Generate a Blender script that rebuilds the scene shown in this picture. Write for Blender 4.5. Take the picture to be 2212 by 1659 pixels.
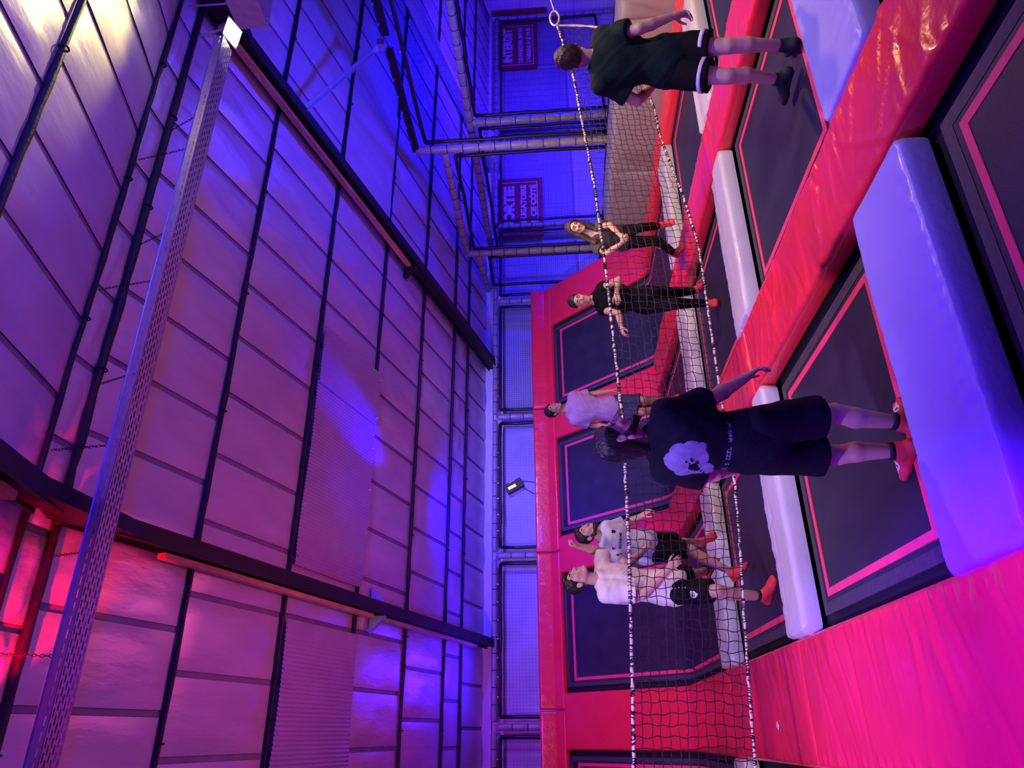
import bpy, math, random
import numpy as np
from mathutils import Vector, Matrix
from mathutils.bvhtree import BVHTree

for _o in list(bpy.data.objects):
    bpy.data.objects.remove(_o)
SC = bpy.context.scene
COL = SC.collection
rng = np.random.default_rng(7)
random.seed(7)

# ------------------------------------------------------------------ camera (phone held sideways: the frame is rolled a quarter turn)
FPX = 1534.0
RIGHT = Vector((0.89667, -0.44095, -0.03932)).normalized()
UPV = Vector((0.00678, -0.07514, 0.99715))
UPV = (UPV - RIGHT * UPV.dot(RIGHT)).normalized()
BACK = RIGHT.cross(UPV)
cam = bpy.data.objects.new('camera', bpy.data.cameras.new('camera'))
COL.objects.link(cam)
cam.data.sensor_width = 36.0
cam.data.lens = FPX / 2212.0 * 36.0
cam.data.clip_start = 0.05
cam.data.clip_end = 200
cxx, cyy, czz = -UPV, RIGHT, BACK
cam.matrix_world = Matrix(((cxx.x, cyy.x, czz.x, 0), (cxx.y, cyy.y, czz.y, 0), (cxx.z, cyy.z, czz.z, 1.8), (0, 0, 0, 1)))
SC.camera = cam

# ------------------------------------------------------------------ exposure, world, lamps
SC.view_settings.view_transform = 'Standard'
SC.view_settings.look = 'None'
SC.view_settings.gamma = 1.0
SC.view_settings.exposure = 0.0
SC.view_settings.use_curve_mapping = False
wd = bpy.data.worlds.new('world')
SC.world = wd
wd.use_nodes = True
wd.node_tree.nodes['Background'].inputs[0].default_value = (0.15, 0.05, 1.0, 1)
wd.node_tree.nodes['Background'].inputs[1].default_value = 0.10


def lamp(kind, name, loc, target, color, power, size=0.3, angle=60, blend=0.6):
    d = bpy.data.lights.new(name, kind)
    d.energy = power
    d.color = color
    if kind == 'AREA':
        d.size = size
    else:
        d.shadow_soft_size = size
    if kind == 'SPOT':
        d.spot_size = math.radians(angle)
        d.spot_blend = blend
    o = bpy.data.objects.new(name, d)
    COL.objects.link(o)
    o.location = loc
    v = Vector(target) - Vector(loc)
    o.rotation_euler = v.to_track_quat('-Z', 'Y').to_euler()
    return o


BLUE = (0.03, 0.01, 1.0)
VIOL = (0.35, 0.05, 1.0)
MAG = (1.0, 0.04, 0.35)
WARM = (1.0, 0.78, 0.55)
# coloured spots for the hall's light; all unseen but the warm flood, several added
lamp('SPOT', 'near_wash', (1.8, 1.7, 4.7), (1.8, 2.6, 0.0), (0.16, 0.06, 1.0), 420, 0.2, 110, 0.8)
lamp('SPOT', 'left_magenta', (-2.6, 2.6, 3.9), (0.2, 4.2, 0.0), (0.129, 0.0, 1.0), 916, 0.12, 75, 0.7)
lamp('SPOT', 'court_left', (-1.6, 2.6, 4.4), (2.0, 7.4, 0.6), (0.82, 0.62, 0.88), 900, 0.15, 80, 0.7)
lamp('SPOT', 'warm_flood', (6.4, 4.62, 4.9), (5.2, 6.8, 0.0), (1.0, 0.46, 0.22), 560, 0.1, 125, 0.6)
lamp('SPOT', 'warm_flood_up', (6.35, 4.40, 4.55), (5.3, 2.9, 5.15), (1.0, 0.84, 0.20), 190, 0.08, 84, 0.5)
lamp('SPOT', 'pink_uplight', (1.2, 7.4, 2.4), (1.6, 8.4, 5.0), (1.0, 0.10, 0.34), 72, 0.3, 150, 0.9)
lamp('SPOT', 'violet_uplight', (4.6, 2.2, 2.6), (3.8, 5.4, 5.5), (1.0, 0.42, 0.55), 36, 0.3, 150, 0.9)
lamp('SPOT', 'left_uplight', (-1.8, 6.4, 2.6), (-0.2, 7.0, 5.0), (1.0, 0.185, 0.689), 55, 0.3, 140, 0.9)
lamp('SPOT', 'blue_right', (11.6, 8.4, 1.2), (11.0, 12.2, 4.2), (0.0, 0.0, 1.0), 1000, 0.15, 135, 0.8)
lamp('SPOT', 'blue_spot', (3.3, 11.4, 2.9), (3.95, 9.1, 4.62), (0.02, 0.0, 1.0), 1500, 0.05, 20, 0.8)
lamp('SPOT', 'blue_far_right', (14.0, 9.6, 1.2), (14.5, 14.0, 2.8), (0.05, 0.012, 1.0), 1900, 0.15, 140, 0.8)
lamp('SPOT', 'blue_back', (3.4, 11.0, 3.3), (3.4, 14.2, 2.7), (0.0, 0.0, 1.0), 420, 0.15, 150, 0.9)
lamp('SPOT', 'blue_roof_back', (1.0, 12.9, 2.5), (1.0, 12.2, 3.9), (0.035, 0.006, 1.0), 165, 0.2, 160, 0.9)
lamp('SPOT', 'red_beam', (-0.1, 4.30, 5.44), (0.85, 4.82, 5.66), (1.0, 0.0, 0.01), 480, 0.03, 58, 0.5)
lamp('SPOT', 'slope_wash', (3.0, 7.0, 4.4), (3.0, 13.0, 1.0), (0.0, 0.0, 1.0), 434, 0.2, 90, 0.8)
lamp('SPOT', 'airbag_white', (5.2, 6.0, 4.6), (8.4, 8.0, 0.3), (1.0, 0.80, 0.62), 480, 0.15, 90, 0.7)
lamp('SPOT', 'front_blue_roof', (3.0, 0.4, 2.4), (2.6, 2.4, 5.2), (0.0, 0.0, 1.0), 381, 0.3, 150, 0.9)
lamp('SPOT', 's0_spot', (-0.9, -1.2, 3.8), (-0.35, 3.1, 0.0), (0.12, 0.0, 1.0), 9500, 0.12, 30, 0.6)  # unseen spot added behind the camera to tint the wide red pad
lamp('SPOT', 'blue_roof_right', (8.2, 6.6, 2.2), (8.6, 8.0, 5.0), (0.013, 0.017, 1.0), 630, 0.2, 150, 0.9)  # unseen, added to turn the right bay of the roof bluer
lamp('SPOT', 'slope_left', (0.2, 7.4, 4.2), (0.3, 12.6, 1.2), (0.587, 0.0, 1.0), 491, 0.15, 75, 0.8)  # unseen, added to colour the left part of the sloped wall
lamp('SPOT', 'slope_right', (5.2, 8.0, 4.1), (5.8, 12.8, 1.2), (0.215, 0.149, 1.0), 1213, 0.15, 75, 0.8)  # added with no visible source, brightens the right part of the sloped wall
lamp('SPOT', 'court_right', (7.4, 2.2, 4.0), (5.6, 6.4, 0.0), (1.0, 0.82, 0.66), 380, 0.15, 95, 0.8)
lamp('SPOT', 'roof_front_right', (6.4, 0.6, 2.8), (6.2, 2.6, 5.0), (0.0, 0.03, 1.0), 480, 0.25, 150, 0.9)  # added out of view for more blue on the near roof slope
lamp('SPOT', 'right_floor', (4.6, 1.4, 4.4), (4.4, 5.0, 0.0), (1.0, 0.84, 0.80), 380, 0.15, 85, 0.8)


# ------------------------------------------------------------------ materials
def mat(name, color, rough=0.5, metal=0.0, var=0.0, vscale=6.0, bump=0.0, bscale=40.0, spec=0.5, emit=None, estr=0.0, coat=0.0, bdetail=3.0, stretch=None, sheen=0.0, trans=0.0, alpha=1.0):
    m = bpy.data.materials.new(name)
    m.use_nodes = True
    nt = m.node_tree
    b = nt.nodes['Principled BSDF']
    b.inputs['Base Color'].default_value = (*color, 1)
    b.inputs['Roughness'].default_value = rough
    b.inputs['Metallic'].default_value = metal
    b.inputs['Specular IOR Level'].default_value = spec
    b.inputs['Coat Weight'].default_value = coat
    b.inputs['Sheen Weight'].default_value = sheen
    b.inputs['Transmission Weight'].default_value = trans
    b.inputs['Alpha'].default_value = alpha
    if emit:
        b.inputs['Emission Color'].default_value = (*emit, 1)
        b.inputs['Emission Strength'].default_value = estr
    if var > 0 or bump > 0:
        tc = nt.nodes.new('ShaderNodeTexCoord')
        mp = nt.nodes.new('ShaderNodeMapping')
        if stretch:
            mp.inputs['Scale'].default_value = stretch
        nt.links.new(tc.outputs['Object'], mp.inputs['Vector'])
    if var > 0:
        n = nt.nodes.new('ShaderNodeTexNoise')
        n.inputs['Scale'].default_value = vscale
        n.inputs['Detail'].default_value = 5
        r = nt.nodes.new('ShaderNodeMapRange')
        r.inputs['From Min'].default_value = 0.3
        r.inputs['From Max'].default_value = 0.7
        r.inputs['To Min'].default_value = 1 - var
        r.inputs['To Max'].default_value = 1 + var
        mx = nt.nodes.new('ShaderNodeVectorMath')
        mx.operation = 'SCALE'
        mx.inputs[0].default_value = color
        nt.links.new(mp.outputs[0], n.inputs['Vector'])
        nt.links.new(n.outputs['Fac'], r.inputs['Value'])
        nt.links.new(r.outputs[0], mx.inputs['Scale'])
        nt.links.new(mx.outputs[0], b.inputs['Base Color'])
    if bump > 0:
        n2 = nt.nodes.new('ShaderNodeTexNoise')
        n2.inputs['Scale'].default_value = bscale
        n2.inputs['Detail'].default_value = bdetail
        bp = nt.nodes.new('ShaderNodeBump')
        bp.inputs['Strength'].default_value = bump
        bp.inputs['Distance'].default_value = 0.02
        nt.links.new(mp.outputs[0], n2.inputs['Vector'])
        nt.links.new(n2.outputs['Fac'], bp.inputs['Height'])
        nt.links.new(bp.outputs[0], b.inputs['Normal'])
    return m


M = {}
M['foil'] = mat('insulation_foil', (0.62, 0.56, 0.62), 0.38, 0.30, 0.10, 2.5, 0.55, 4.0, bdetail=7, stretch=(1.6, 0.5, 1))
M['seam'] = mat('seam_tape', (0.24, 0.20, 0.25), 0.6, 0, 0.15, 5)
M['dark'] = mat('dark_wrap', (0.015, 0.013, 0.02), 0.55, 0, 0.3, 20, 0.3, 30)
M['steel'] = mat('dark_steel', (0.014, 0.012, 0.020), 0.5, 0.3, 0.2, 4)
M['timber'] = mat('timber', (0.62, 0.33, 0.20), 0.6, 0, 0.25, 12, 0.2, 60, stretch=(1, 0.15, 1))
M['galv'] = mat('galvanised', (0.62, 0.60, 0.64), 0.35, 0.75, 0.12, 14)
M['poly'] = mat('polycarbonate', (0.42, 0.33, 0.50), 0.22, 0.0, 0.08, 3, spec=0.7, coat=0.4)
M['white_wall'] = mat('white_wall', (0.70, 0.68, 0.70), 0.6, 0, 0.06, 2, 0.1, 8)
M['wall_panel'] = mat('wall_board', (0.42, 0.42, 0.60), 0.45, 0, 0.12, 1.6, 0.15, 4)
M['wall_frame'] = mat('wall_board_frame', (0.36, 0.33, 0.36), 0.5, 0, 0.1, 5)
M['red'] = mat('red_vinyl', (0.84, 0.026, 0.052), 0.27, 0, 0.06, 3, 0.14, 26, spec=0.55, coat=0.25)
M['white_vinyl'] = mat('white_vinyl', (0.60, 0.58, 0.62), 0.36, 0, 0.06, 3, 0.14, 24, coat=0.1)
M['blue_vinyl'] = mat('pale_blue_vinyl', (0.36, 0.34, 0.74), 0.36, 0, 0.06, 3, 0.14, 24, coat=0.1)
M['grey_vinyl'] = mat('grey_vinyl', (0.36, 0.31, 0.33), 0.5, 0, 0.08, 2, 0.12, 12)
M['bed'] = mat('trampoline_weave', (0.018, 0.017, 0.029), 0.50, 0, 0.35, 3.0, 0.10, 160, stretch=(1, 0.4, 1))
M['web'] = mat('webbing', (0.05, 0.045, 0.05), 0.6, 0, 0.2, 30, 0.2, 200)
M['black'] = mat('black_cover', (0.006, 0.006, 0.008), 0.75)
M['tape'] = mat('red_tape', (0.82, 0.05, 0.13), 0.55, 0, 0.10, 8, 0.1, 40)
M['sleeve'] = mat('grey_sleeve', (0.34, 0.31, 0.33), 0.33, 0, 0.10, 12, 0.2, 30)
M['black_tube'] = mat('black_tube', (0.012, 0.012, 0.016), 0.4)
M['cord'] = mat('black_cord', (0.010, 0.010, 0.014), 0.6)
M['net'] = mat('net_cord', (0.014, 0.013, 0.018), 0.55)
M['rope'] = mat('white_rope', (0.74, 0.66, 0.56), 0.6, 0, 0.12, 60, 0.3, 200)
M['banner'] = mat('red_banner', (0.42, 0.025, 0.045), 0.55, 0, 0.08, 4)
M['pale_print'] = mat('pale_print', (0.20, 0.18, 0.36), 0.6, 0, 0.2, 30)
M['print'] = mat('white_print', (0.78, 0.74, 0.80), 0.5)
M['dkred'] = mat('dark_red_banner', (0.26, 0.02, 0.03), 0.6)
M['lampglow'] = mat('lamp_glow', (1, 0.95, 0.8), 0.3, emit=(1.0, 0.86, 0.45), estr=45)
M['ledglow'] = mat('led_glow', (1, 0.2, 0.05), 0.3, emit=(1.0, 0.12, 0.03), estr=9)
M['housing'] = mat('lamp_housing', (0.30, 0.28, 0.30), 0.4, 0.3, 0.1, 9)
M['floor'] = mat('under_floor', (0.012, 0.011, 0.014), 0.8)
M['skin'] = mat('skin', (0.58, 0.34, 0.26), 0.48, 0, 0.06, 9, 0.05, 120)
M['skin2'] = mat('tanned_skin', (0.46, 0.26, 0.18), 0.48, 0, 0.06, 9, 0.05, 120)
M['hair'] = mat('dark_hair', (0.018, 0.012, 0.011), 0.42, 0, 0.3, 30, 0.5, 90, stretch=(1, 1, 0.25))
M['hair2'] = mat('brown_hair', (0.05, 0.028, 0.018), 0.42, 0, 0.3, 30, 0.5, 90, stretch=(1, 1, 0.25))
M['navy'] = mat('navy_cotton', (0.0045, 0.005, 0.014), 0.85, 0, 0.15, 12, 0.2, 60, spec=0.2)
M['black_cotton'] = mat('black_cotton', (0.0045, 0.004, 0.006), 0.85, 0, 0.15, 12, 0.2, 60, spec=0.2)
M['green_cotton'] = mat('dark_green_cotton', (0.007, 0.020, 0.017), 0.85, 0, 0.15, 12, 0.2, 60, spec=0.2)
M['char_cotton'] = mat('charcoal_cotton', (0.06, 0.052, 0.05), 0.8, 0, 0.15, 12, 0.2, 60)
M['grey_cotton'] = mat('grey_cotton', (0.16, 0.15, 0.17), 0.8, 0, 0.15, 12, 0.2, 60)
M['dark_blue'] = mat('dark_blue_cotton', (0.03, 0.035, 0.11), 0.8, 0, 0.15, 12, 0.2, 60)
M['lilac'] = mat('lilac_cotton', (0.40, 0.25, 0.56), 0.8, 0, 0.08, 12, 0.2, 60)
M['pale_blue'] = mat('pale_blue_jersey', (0.60, 0.64, 0.80), 0.7, 0, 0.06, 12, 0.2, 60)
M['white_cotton'] = mat('white_cotton', (0.80, 0.76, 0.74), 0.8, 0, 0.04, 12, 0.2, 60)
M['red_sock'] = mat('red_sock', (0.70, 0.045, 0.06), 0.8, 0, 0.15, 20, 0.2, 150)
M['dark_sock'] = mat('dark_sock', (0.012, 0.012, 0.02), 0.8)
M['eye'] = mat('eye_white', (0.75, 0.73, 0.72), 0.25)
M['iris'] = mat('dark_iris', (0.02, 0.012, 0.01), 0.2)
M['lip'] = mat('lips', (0.55, 0.20, 0.19), 0.4)
M['teeth'] = mat('teeth', (0.78, 0.75, 0.70), 0.3)
M['yellow'] = mat('yellow_badge', (0.75, 0.62, 0.05), 0.5)


# ------------------------------------------------------------------ mesh helpers (all coordinates are world coordinates, moved to the parent's base on build)
class MB:
    def __init__(s):
        s.v = []
        s.f = []

    def add(s, vs, fs):
        n = len(s.v)
        s.v.extend([tuple(map(float, p)) for p in vs])
        s.f.extend([tuple(i + n for i in q) for q in fs])

    def box(s, a, b):
        x0, y0, z0 = a
        x1, y1, z1 = b
        s.add([(x0, y0, z0), (x1, y0, z0), (x1, y1, z0), (x0, y1, z0), (x0, y0, z1), (x1, y0, z1), (x1, y1, z1), (x0, y1, z1)],
              [(0, 3, 2, 1), (4, 5, 6, 7), (0, 1, 5, 4), (1, 2, 6, 5), (2, 3, 7, 6), (3, 0, 4, 7)])

    def bar(s, p, q, w, h, upv=(0, 0, 1)):
        p = Vector(p); q = Vector(q)
        d = (q - p).normalized()
        r = d.cross(Vector(upv)).normalized()
        u = r.cross(d)
        vs = []
        for c in (p, q):
            for a, b in ((-1, -1), (1, -1), (1, 1), (-1, 1)):
                vs.append(c + r * (a * w / 2) + u * (b * h / 2))
        s.add(vs, [(0, 3, 2, 1), (4, 5, 6, 7), (0, 1, 5, 4), (1, 2, 6, 5), (2, 3, 7, 6), (3, 0, 4, 7)])

    def tube(s, pts, r, n=8, cap=True):
        pts = [Vector(p) for p in pts]
        rs = r if isinstance(r, (list, tuple, np.ndarray)) else [r] * len(pts)
        d0 = (pts[1] - pts[0]).normalized()
        ref = Vector((0, 0, 1)) if abs(d0.z) < 0.9 else Vector((1, 0, 0))
        u = d0.cross(ref).normalized()
        vs = []
        for i, p in enumerate(pts):
            d = (pts[min(i + 1, len(pts) - 1)] - pts[max(i - 1, 0)]).normalized()
            u = (u - d * u.dot(d)).normalized()
            w = d.cross(u)
            for k in range(n):
                a = 2 * math.pi * k / n
                vs.append(p + (u * math.cos(a) + w * math.sin(a)) * rs[i])
        fs = []
        for i in range(len(pts) - 1):
            for k in range(n):
                k2 = (k + 1) % n
                fs.append((i * n + k, i * n + k2, (i + 1) * n + k2, (i + 1) * n + k))
        if cap:
            fs.append(tuple(range(n))[::-1])
            fs.append(tuple((len(pts) - 1) * n + k for k in range(n)))
        s.add(vs, fs)

    def ring(s, c, axis, R, r, n=10, m=4):
        c = Vector(c); ax = Vector(axis).normalized()
        ref = Vector((0, 0, 1)) if abs(ax.z) < 0.9 else Vector((1, 0, 0))
        u = ax.cross(ref).normalized(); w = ax.cross(u)
        vs, fs = [], []
        for i in range(n):
            a = 2 * math.pi * i / n
            e = u * math.cos(a) + w * math.sin(a)
            for j in range(m):
                b = 2 * math.pi * j / m
                vs.append(c + e * (R + r * math.cos(b)) + ax * (r * math.sin(b)))
        for i in range(n):
            for j in range(m):
                fs.append((i * m + j, ((i + 1) % n) * m + j, ((i + 1) % n) * m + (j + 1) % m, i * m + (j + 1) % m))
        s.add(vs, fs)

    def grid(s, fn, nu, nv, flip=False):
        vs = [fn(i / nu, j / nv) for j in range(nv + 1) for i in range(nu + 1)]
        fs = []
        for j in range(nv):
            for i in range(nu):
                a = j * (nu + 1) + i
                q = (a, a + 1, a + nu + 2, a + nu + 1)
                fs.append(q[::-1] if flip else q)
        s.add(vs, fs)

    def frame(s, x0, x1, y0, y1, w, z0, z1, fn):
        """rectangular ring of width w (inside the given rectangle), mapped by fn(x, y, z)"""
        o = [(x0, y0), (x1, y0), (x1, y1), (x0, y1)]
        i = [(x0 + w, y0 + w), (x1 - w, y0 + w), (x1 - w, y1 - w), (x0 + w, y1 - w)]
        vs = [fn(*p, z1) for p in o] + [fn(*p, z1) for p in i] + [fn(*p, z0) for p in o] + [fn(*p, z0) for p in i]
        fs = []
        for k in range(4):
            l = (k + 1) % 4
            fs += [(k, l, 4 + l, 4 + k), (8 + k, 8 + l, l, k), (4 + k, 4 + l, 12 + l, 12 + k)]
        s.add(vs, fs)


BASE = {}


def to_mesh(name, v, f, m, smooth=False):
    me = bpy.data.meshes.new(name)
    me.from_pydata(v, [], f)
    if m:
        me.materials.append(m)
    if smooth:
        me.polygons.foreach_set('use_smooth', [True] * len(me.polygons))
    me.update()
    return me


def link(name, me, parent=None, base=None):
    o = bpy.data.objects.new(name, me)
    COL.objects.link(o)
    if parent:
        o.parent = parent
    BASE[o.name] = base if base is not None else BASE.get(parent.name if parent else '', (0, 0, 0))
    return o


def part(name, mb, m, parent=None, smooth=False, base=None):
    """one mesh object; child of parent, or top-level with its origin at base"""
    b = BASE[parent.name] if parent else (base or (0, 0, 0))
    v = [(p[0] - b[0], p[1] - b[1], p[2] - b[2]) for p in mb.v]
    me = to_mesh(name, v, mb.f, m, smooth)
    o = link(name, me, parent, b)
    if not parent:
        o.location = b
    return o


def thing(name, label, cat, base, group=None):
    o = bpy.data.objects.new(name, None)
    o.empty_display_size = 0.1
    COL.objects.link(o)
    o.location = base
    BASE[o.name] = tuple(base)
    return tag(o, label, cat, group)


def tag(o, label=None, cat=None, group=None, kind=None):
    if label: o['label'] = label
    if cat: o['category'] = cat
    if group: o['group'] = group
    if kind: o['kind'] = kind
    return o


def struct(o):
    o['kind'] = 'structure'
    return o


def text_mesh(body, size, bold=0.0):
    cu = bpy.data.curves.new('lettering', 'FONT')
    cu.body = body
    cu.size = size
    cu.align_x = 'CENTER'
    cu.offset = bold
    cu.extrude = 0.002
    cu.resolution_u = 3
    o = bpy.data.objects.new('lettering', cu)
    COL.objects.link(o)
    dg = bpy.context.evaluated_depsgraph_get()
    me = bpy.data.meshes.new_from_object(o.evaluated_get(dg))
    bpy.data.objects.remove(o)
    return me
# ------------------------------------------------------------------ roof: rows of insulation panels between purlins
YR0, YR1, ZR, SLOPE = 4.73, 5.06, 5.66, 0.25173


def zroof(y):
    if y >= YR1: return ZR - (y - YR1) * SLOPE
    if y <= YR0: return ZR - (YR0 - y) * SLOPE
    return ZR


def in_view(p, mx=520, my=520):
    v = Vector(p) - Vector((0, 0, 1.8))
    d = -v.dot(BACK)
    if d < 0.3: return False
    x = 1106 - FPX * v.dot(UPV) / d
    y = 829.5 - FPX * v.dot(RIGHT) / d
    return -mx < x < 2212 + mx and -my < y < 1659 + my


# dark backing of the roof
mb = MB()
TOP = 0.03
ys = [-3.5, YR0, YR1, 14.2]
for a, b in zip(ys[:-1], ys[1:]):
    mb.add([(-5, a, zroof(a) + TOP), (20, a, zroof(a) + TOP), (20, b, zroof(b) + TOP), (-5, b, zroof(b) + TOP),
            (-5, a, zroof(a) + TOP + .05), (20, a, zroof(a) + TOP + .05), (20, b, zroof(b) + TOP + .05), (-5, b, zroof(b) + TOP + .05)],
           [(0, 1, 2, 3), (4, 7, 6, 5), (0, 4, 5, 1), (2, 6, 7, 3), (1, 5, 6, 2), (0, 3, 7, 4)])
ceiling = struct(part('ceiling', mb, M['seam']))

ROWS = [(5.06, 6.50, .18), (6.50, 7.95, -.18), (7.95, 9.45, .52), (9.45, 10.88, -.16), (10.88, 12.28, .20), (12.28, 13.0, -.19), (13.0, 14.15, .1),
        (4.73, 5.06, .0), (3.29, 4.73, .30), (1.85, 3.29, -.06), (.41, 1.85, .28), (-1.03, .41, .0)]
PW = 0.69
pan_cache = {}


def panel_mesh(w, L, seed):
    key = (round(w, 3), round(L, 3), seed)
    if key in pan_cache: return pan_cache[key]
    r = np.random.default_rng(seed + 11)
    nu, nv = 6, 10
    ph = r.uniform(0, 6, 4)
    mbp = MB()

    def fn(u, v):
        e = min(u, 1 - u) * w, min(v, 1 - v) * L
        edge = 1 - math.exp(-min(e) / 0.05)
        z = -0.022 * edge - 0.006 * edge * (math.sin(7 * u + ph[0] + 4 * v) + math.sin(11 * v + ph[1] - 3 * u))
        z -= 0.006 * math.exp(-((u - 0.3 - .3 * math.sin(ph[2] + 2 * v)) / 0.07) ** 2) * math.exp(-((v - (.1 if ph[3] > 3 else .9)) / 0.28) ** 2)
        return ((u - .5) * w, (v - .5) * L, z + 0.018)
    mbp.grid(fn, nu, nv, flip=True)
    me = to_mesh('panel', mbp.v, mbp.f, M['foil'], True)
    pan_cache[key] = me
    return me


BEAMX = [-4.36, 1.52, 7.40, 13.28, 19.16]
SMOOTH = (7.62, 10.25)      # one plain sheet replaces the panels of this stretch
npan = 0
for ri, (ya, yb, off) in enumerate(ROWS):
    za, zb = zroof(ya), zroof(yb)
    L = math.hypot(yb - ya, zb - za)
    ang = math.atan2(zb - za, yb - ya)
    k0 = int(math.floor((-5 - off) / PW)); k1 = int(math.ceil((19 - off) / PW))
    for k in range(k0, k1):
        xa, xb = off + k * PW, off + (k + 1) * PW
        xc = (xa + xb) / 2
        if xa < -4.9 or xb > 19.1: continue
        if ri == 2 and SMOOTH[0] - .2 < xc < SMOOTH[1]: continue
        c = (xc, (ya + yb) / 2, (za + zb) / 2)
        if not (in_view(c) or in_view((xa, ya, za)) or in_view((xb, yb, zb))): continue
        if npan >= 296: continue
        me = panel_mesh(PW - .058, L - .05, (k * 7 + ri * 3) % 5)
        o = link('panel', me, ceiling)
        o.location = c
        o.rotation_euler = (ang, 0, 0)
        npan += 1

# plain blue-lit sheet in the right bay
mb = MB()
mb.grid(lambda u, v: (SMOOTH[0] + u * (SMOOTH[1] - SMOOTH[0]), 7.98 + v * 1.46, zroof(7.98 + v * 1.46) - .012 - .02 * math.sin(math.pi * u) * math.sin(math.pi * v)), 10, 6, True)
part('plain_sheet', mb, M['foil'], ceiling, True)

# purlins: dark wrapped tubes along the rows
for y, r in ((5.06, .036), (4.71, .024), (6.50, .025), (7.95, .025), (9.45, .024), (10.88, .024), (12.28, .022), (13.0, .022), (3.29, .026), (1.85, .026), (.41, .026)):
    pr = np.random.default_rng(int(y * 100))
    xs = np.arange(-4.9, 19.1, .22)
    pts, rs = [], []
    for x in xs:
        wv = .006 * math.sin(x * 2.3 + y) + pr.uniform(-.004, .004)
        pts.append((x, y + wv, zroof(y) - .008 + pr.uniform(-.004, .004)))
        rs.append(r * (1 + pr.uniform(-.15, .28)))
    mb = MB(); mb.tube(pts, rs, 7)
    pu = part('purlin', mb, M['dark'], ceiling, True)
    mb = MB()
    for x in np.arange(-4.4, 19, 1.47):
        mb.ring((x + pr.uniform(-.2, .2), y, zroof(y) - .018), (1, 0, 0), r + .008, .008, 8)
    tag(part('binding', mb, M['black'], pu), kind='stuff')

# ------------------------------------------------------------------ rafters
RL = ['dark steel roof rafter at the left edge of the hall', 'dark steel roof rafter with an orange timber batten, crossing the ceiling behind the cable tray',
      'dark steel roof rafter running down to the wall behind the white lamp housing', 'white-covered roof rafter over the far banners, lit blue', 'dark steel rafter against the far gable']
for i, bx in enumerate(BEAMX):
    if i in (0, 4): continue
    t = thing('roof_rafter', RL[i], 'beam', (bx, 14.1, zroof(14.1) - .2))
    mb = MB()
    w, h = .15, .24
    for a, b in ((YR1 + .02, 14.12), (YR0 - .02, -1.2)):
        za, zb = zroof(a) - .05, zroof(b) - .05
        for (dx0, dx1, d0, d1) in ((-w / 2, w / 2, 0, .02), (-w / 2, w / 2, h - .02, h), (-.035, .035, .02, h - .02)):
            vs = []
            for (y, z) in ((a, za), (b, zb)):
                vs += [(bx + dx0, y, z - d0), (bx + dx1, y, z - d0), (bx + dx1, y, z - d1), (bx + dx0, y, z - d1)]
            mb.add(vs, [(0, 1, 2, 3), (7, 6, 5, 4), (0, 4, 5, 1), (1, 5, 6, 2), (2, 6, 7, 3), (3, 7, 4, 0)])
    part('steel_section', mb, M['white_wall'] if i == 3 else M['steel'], t)  # the rafter over the banners has a white covering, the others dark steel
    # haunch plates at the ridge and the apex connection
    mb = MB()
    vs = []
    for dx in (-.06, .06):
        vs += [(bx + dx, YR1 + .62, zroof(YR1 + .62) - .24), (bx + dx, YR0 - .62, zroof(YR0 - .62) - .24), (bx + dx, YR0 - .30, ZR - .42), (bx + dx, YR1 + .26, ZR - .42),
               (bx + dx, (YR0 + YR1) / 2, ZR - .04)]
    mb.add(vs, [(4, 0, 3, 2, 1), (9, 6, 7, 8, 5), (0, 5, 8, 3), (3, 8, 7, 2), (2, 7, 6, 1), (1, 6, 9, 4), (4, 9, 5, 0)])
    part('haunch_plate', mb, M['steel'], t)
    if i in (1, 2):
        mb = MB()
        y0b, y1b = (5.95, 9.6) if i == 1 else (5.2, 9.95)
        xl = bx - .105
        mb.bar((xl, y0b, zroof(y0b) - .14), (xl, y1b, zroof(y1b) - .14), .05, .085)
        part('timber_batten', mb, M['timber'], t)
        if i == 1:
            mb = MB()
            mb.bar((xl, 10.0, zroof(10.0) - .14), (xl, 13.3, zroof(13.3) - .14), .05, .075)
            part('timber_batten', mb, M['timber'], t)
            mb = MB()
            mb.bar((xl, -.6, zroof(-.6) - .14), (xl, 4.2, zroof(4.2) - .14), .06, .10)
            part('timber_batten', mb, M['timber'], t)
        yb = 9.8 if i == 1 else 10.05
        for sgn in (-1, 1):
            mb = MB()
            vs = []
            for dy in (-.06, .06):
                vs += [(bx + sgn * .08, yb + dy, zroof(yb) - .24), (bx + sgn * .30, yb + dy, zroof(yb) - .03), (bx + sgn * .08, yb + dy, zroof(yb) - .03)]
            mb.add(vs, [(0, 1, 2), (5, 4, 3), (0, 3, 4, 1), (1, 4, 5, 2), (2, 5, 3, 0)])
            part('bracket', mb, M['galv'] if i == 1 else M['steel'], t)

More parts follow.
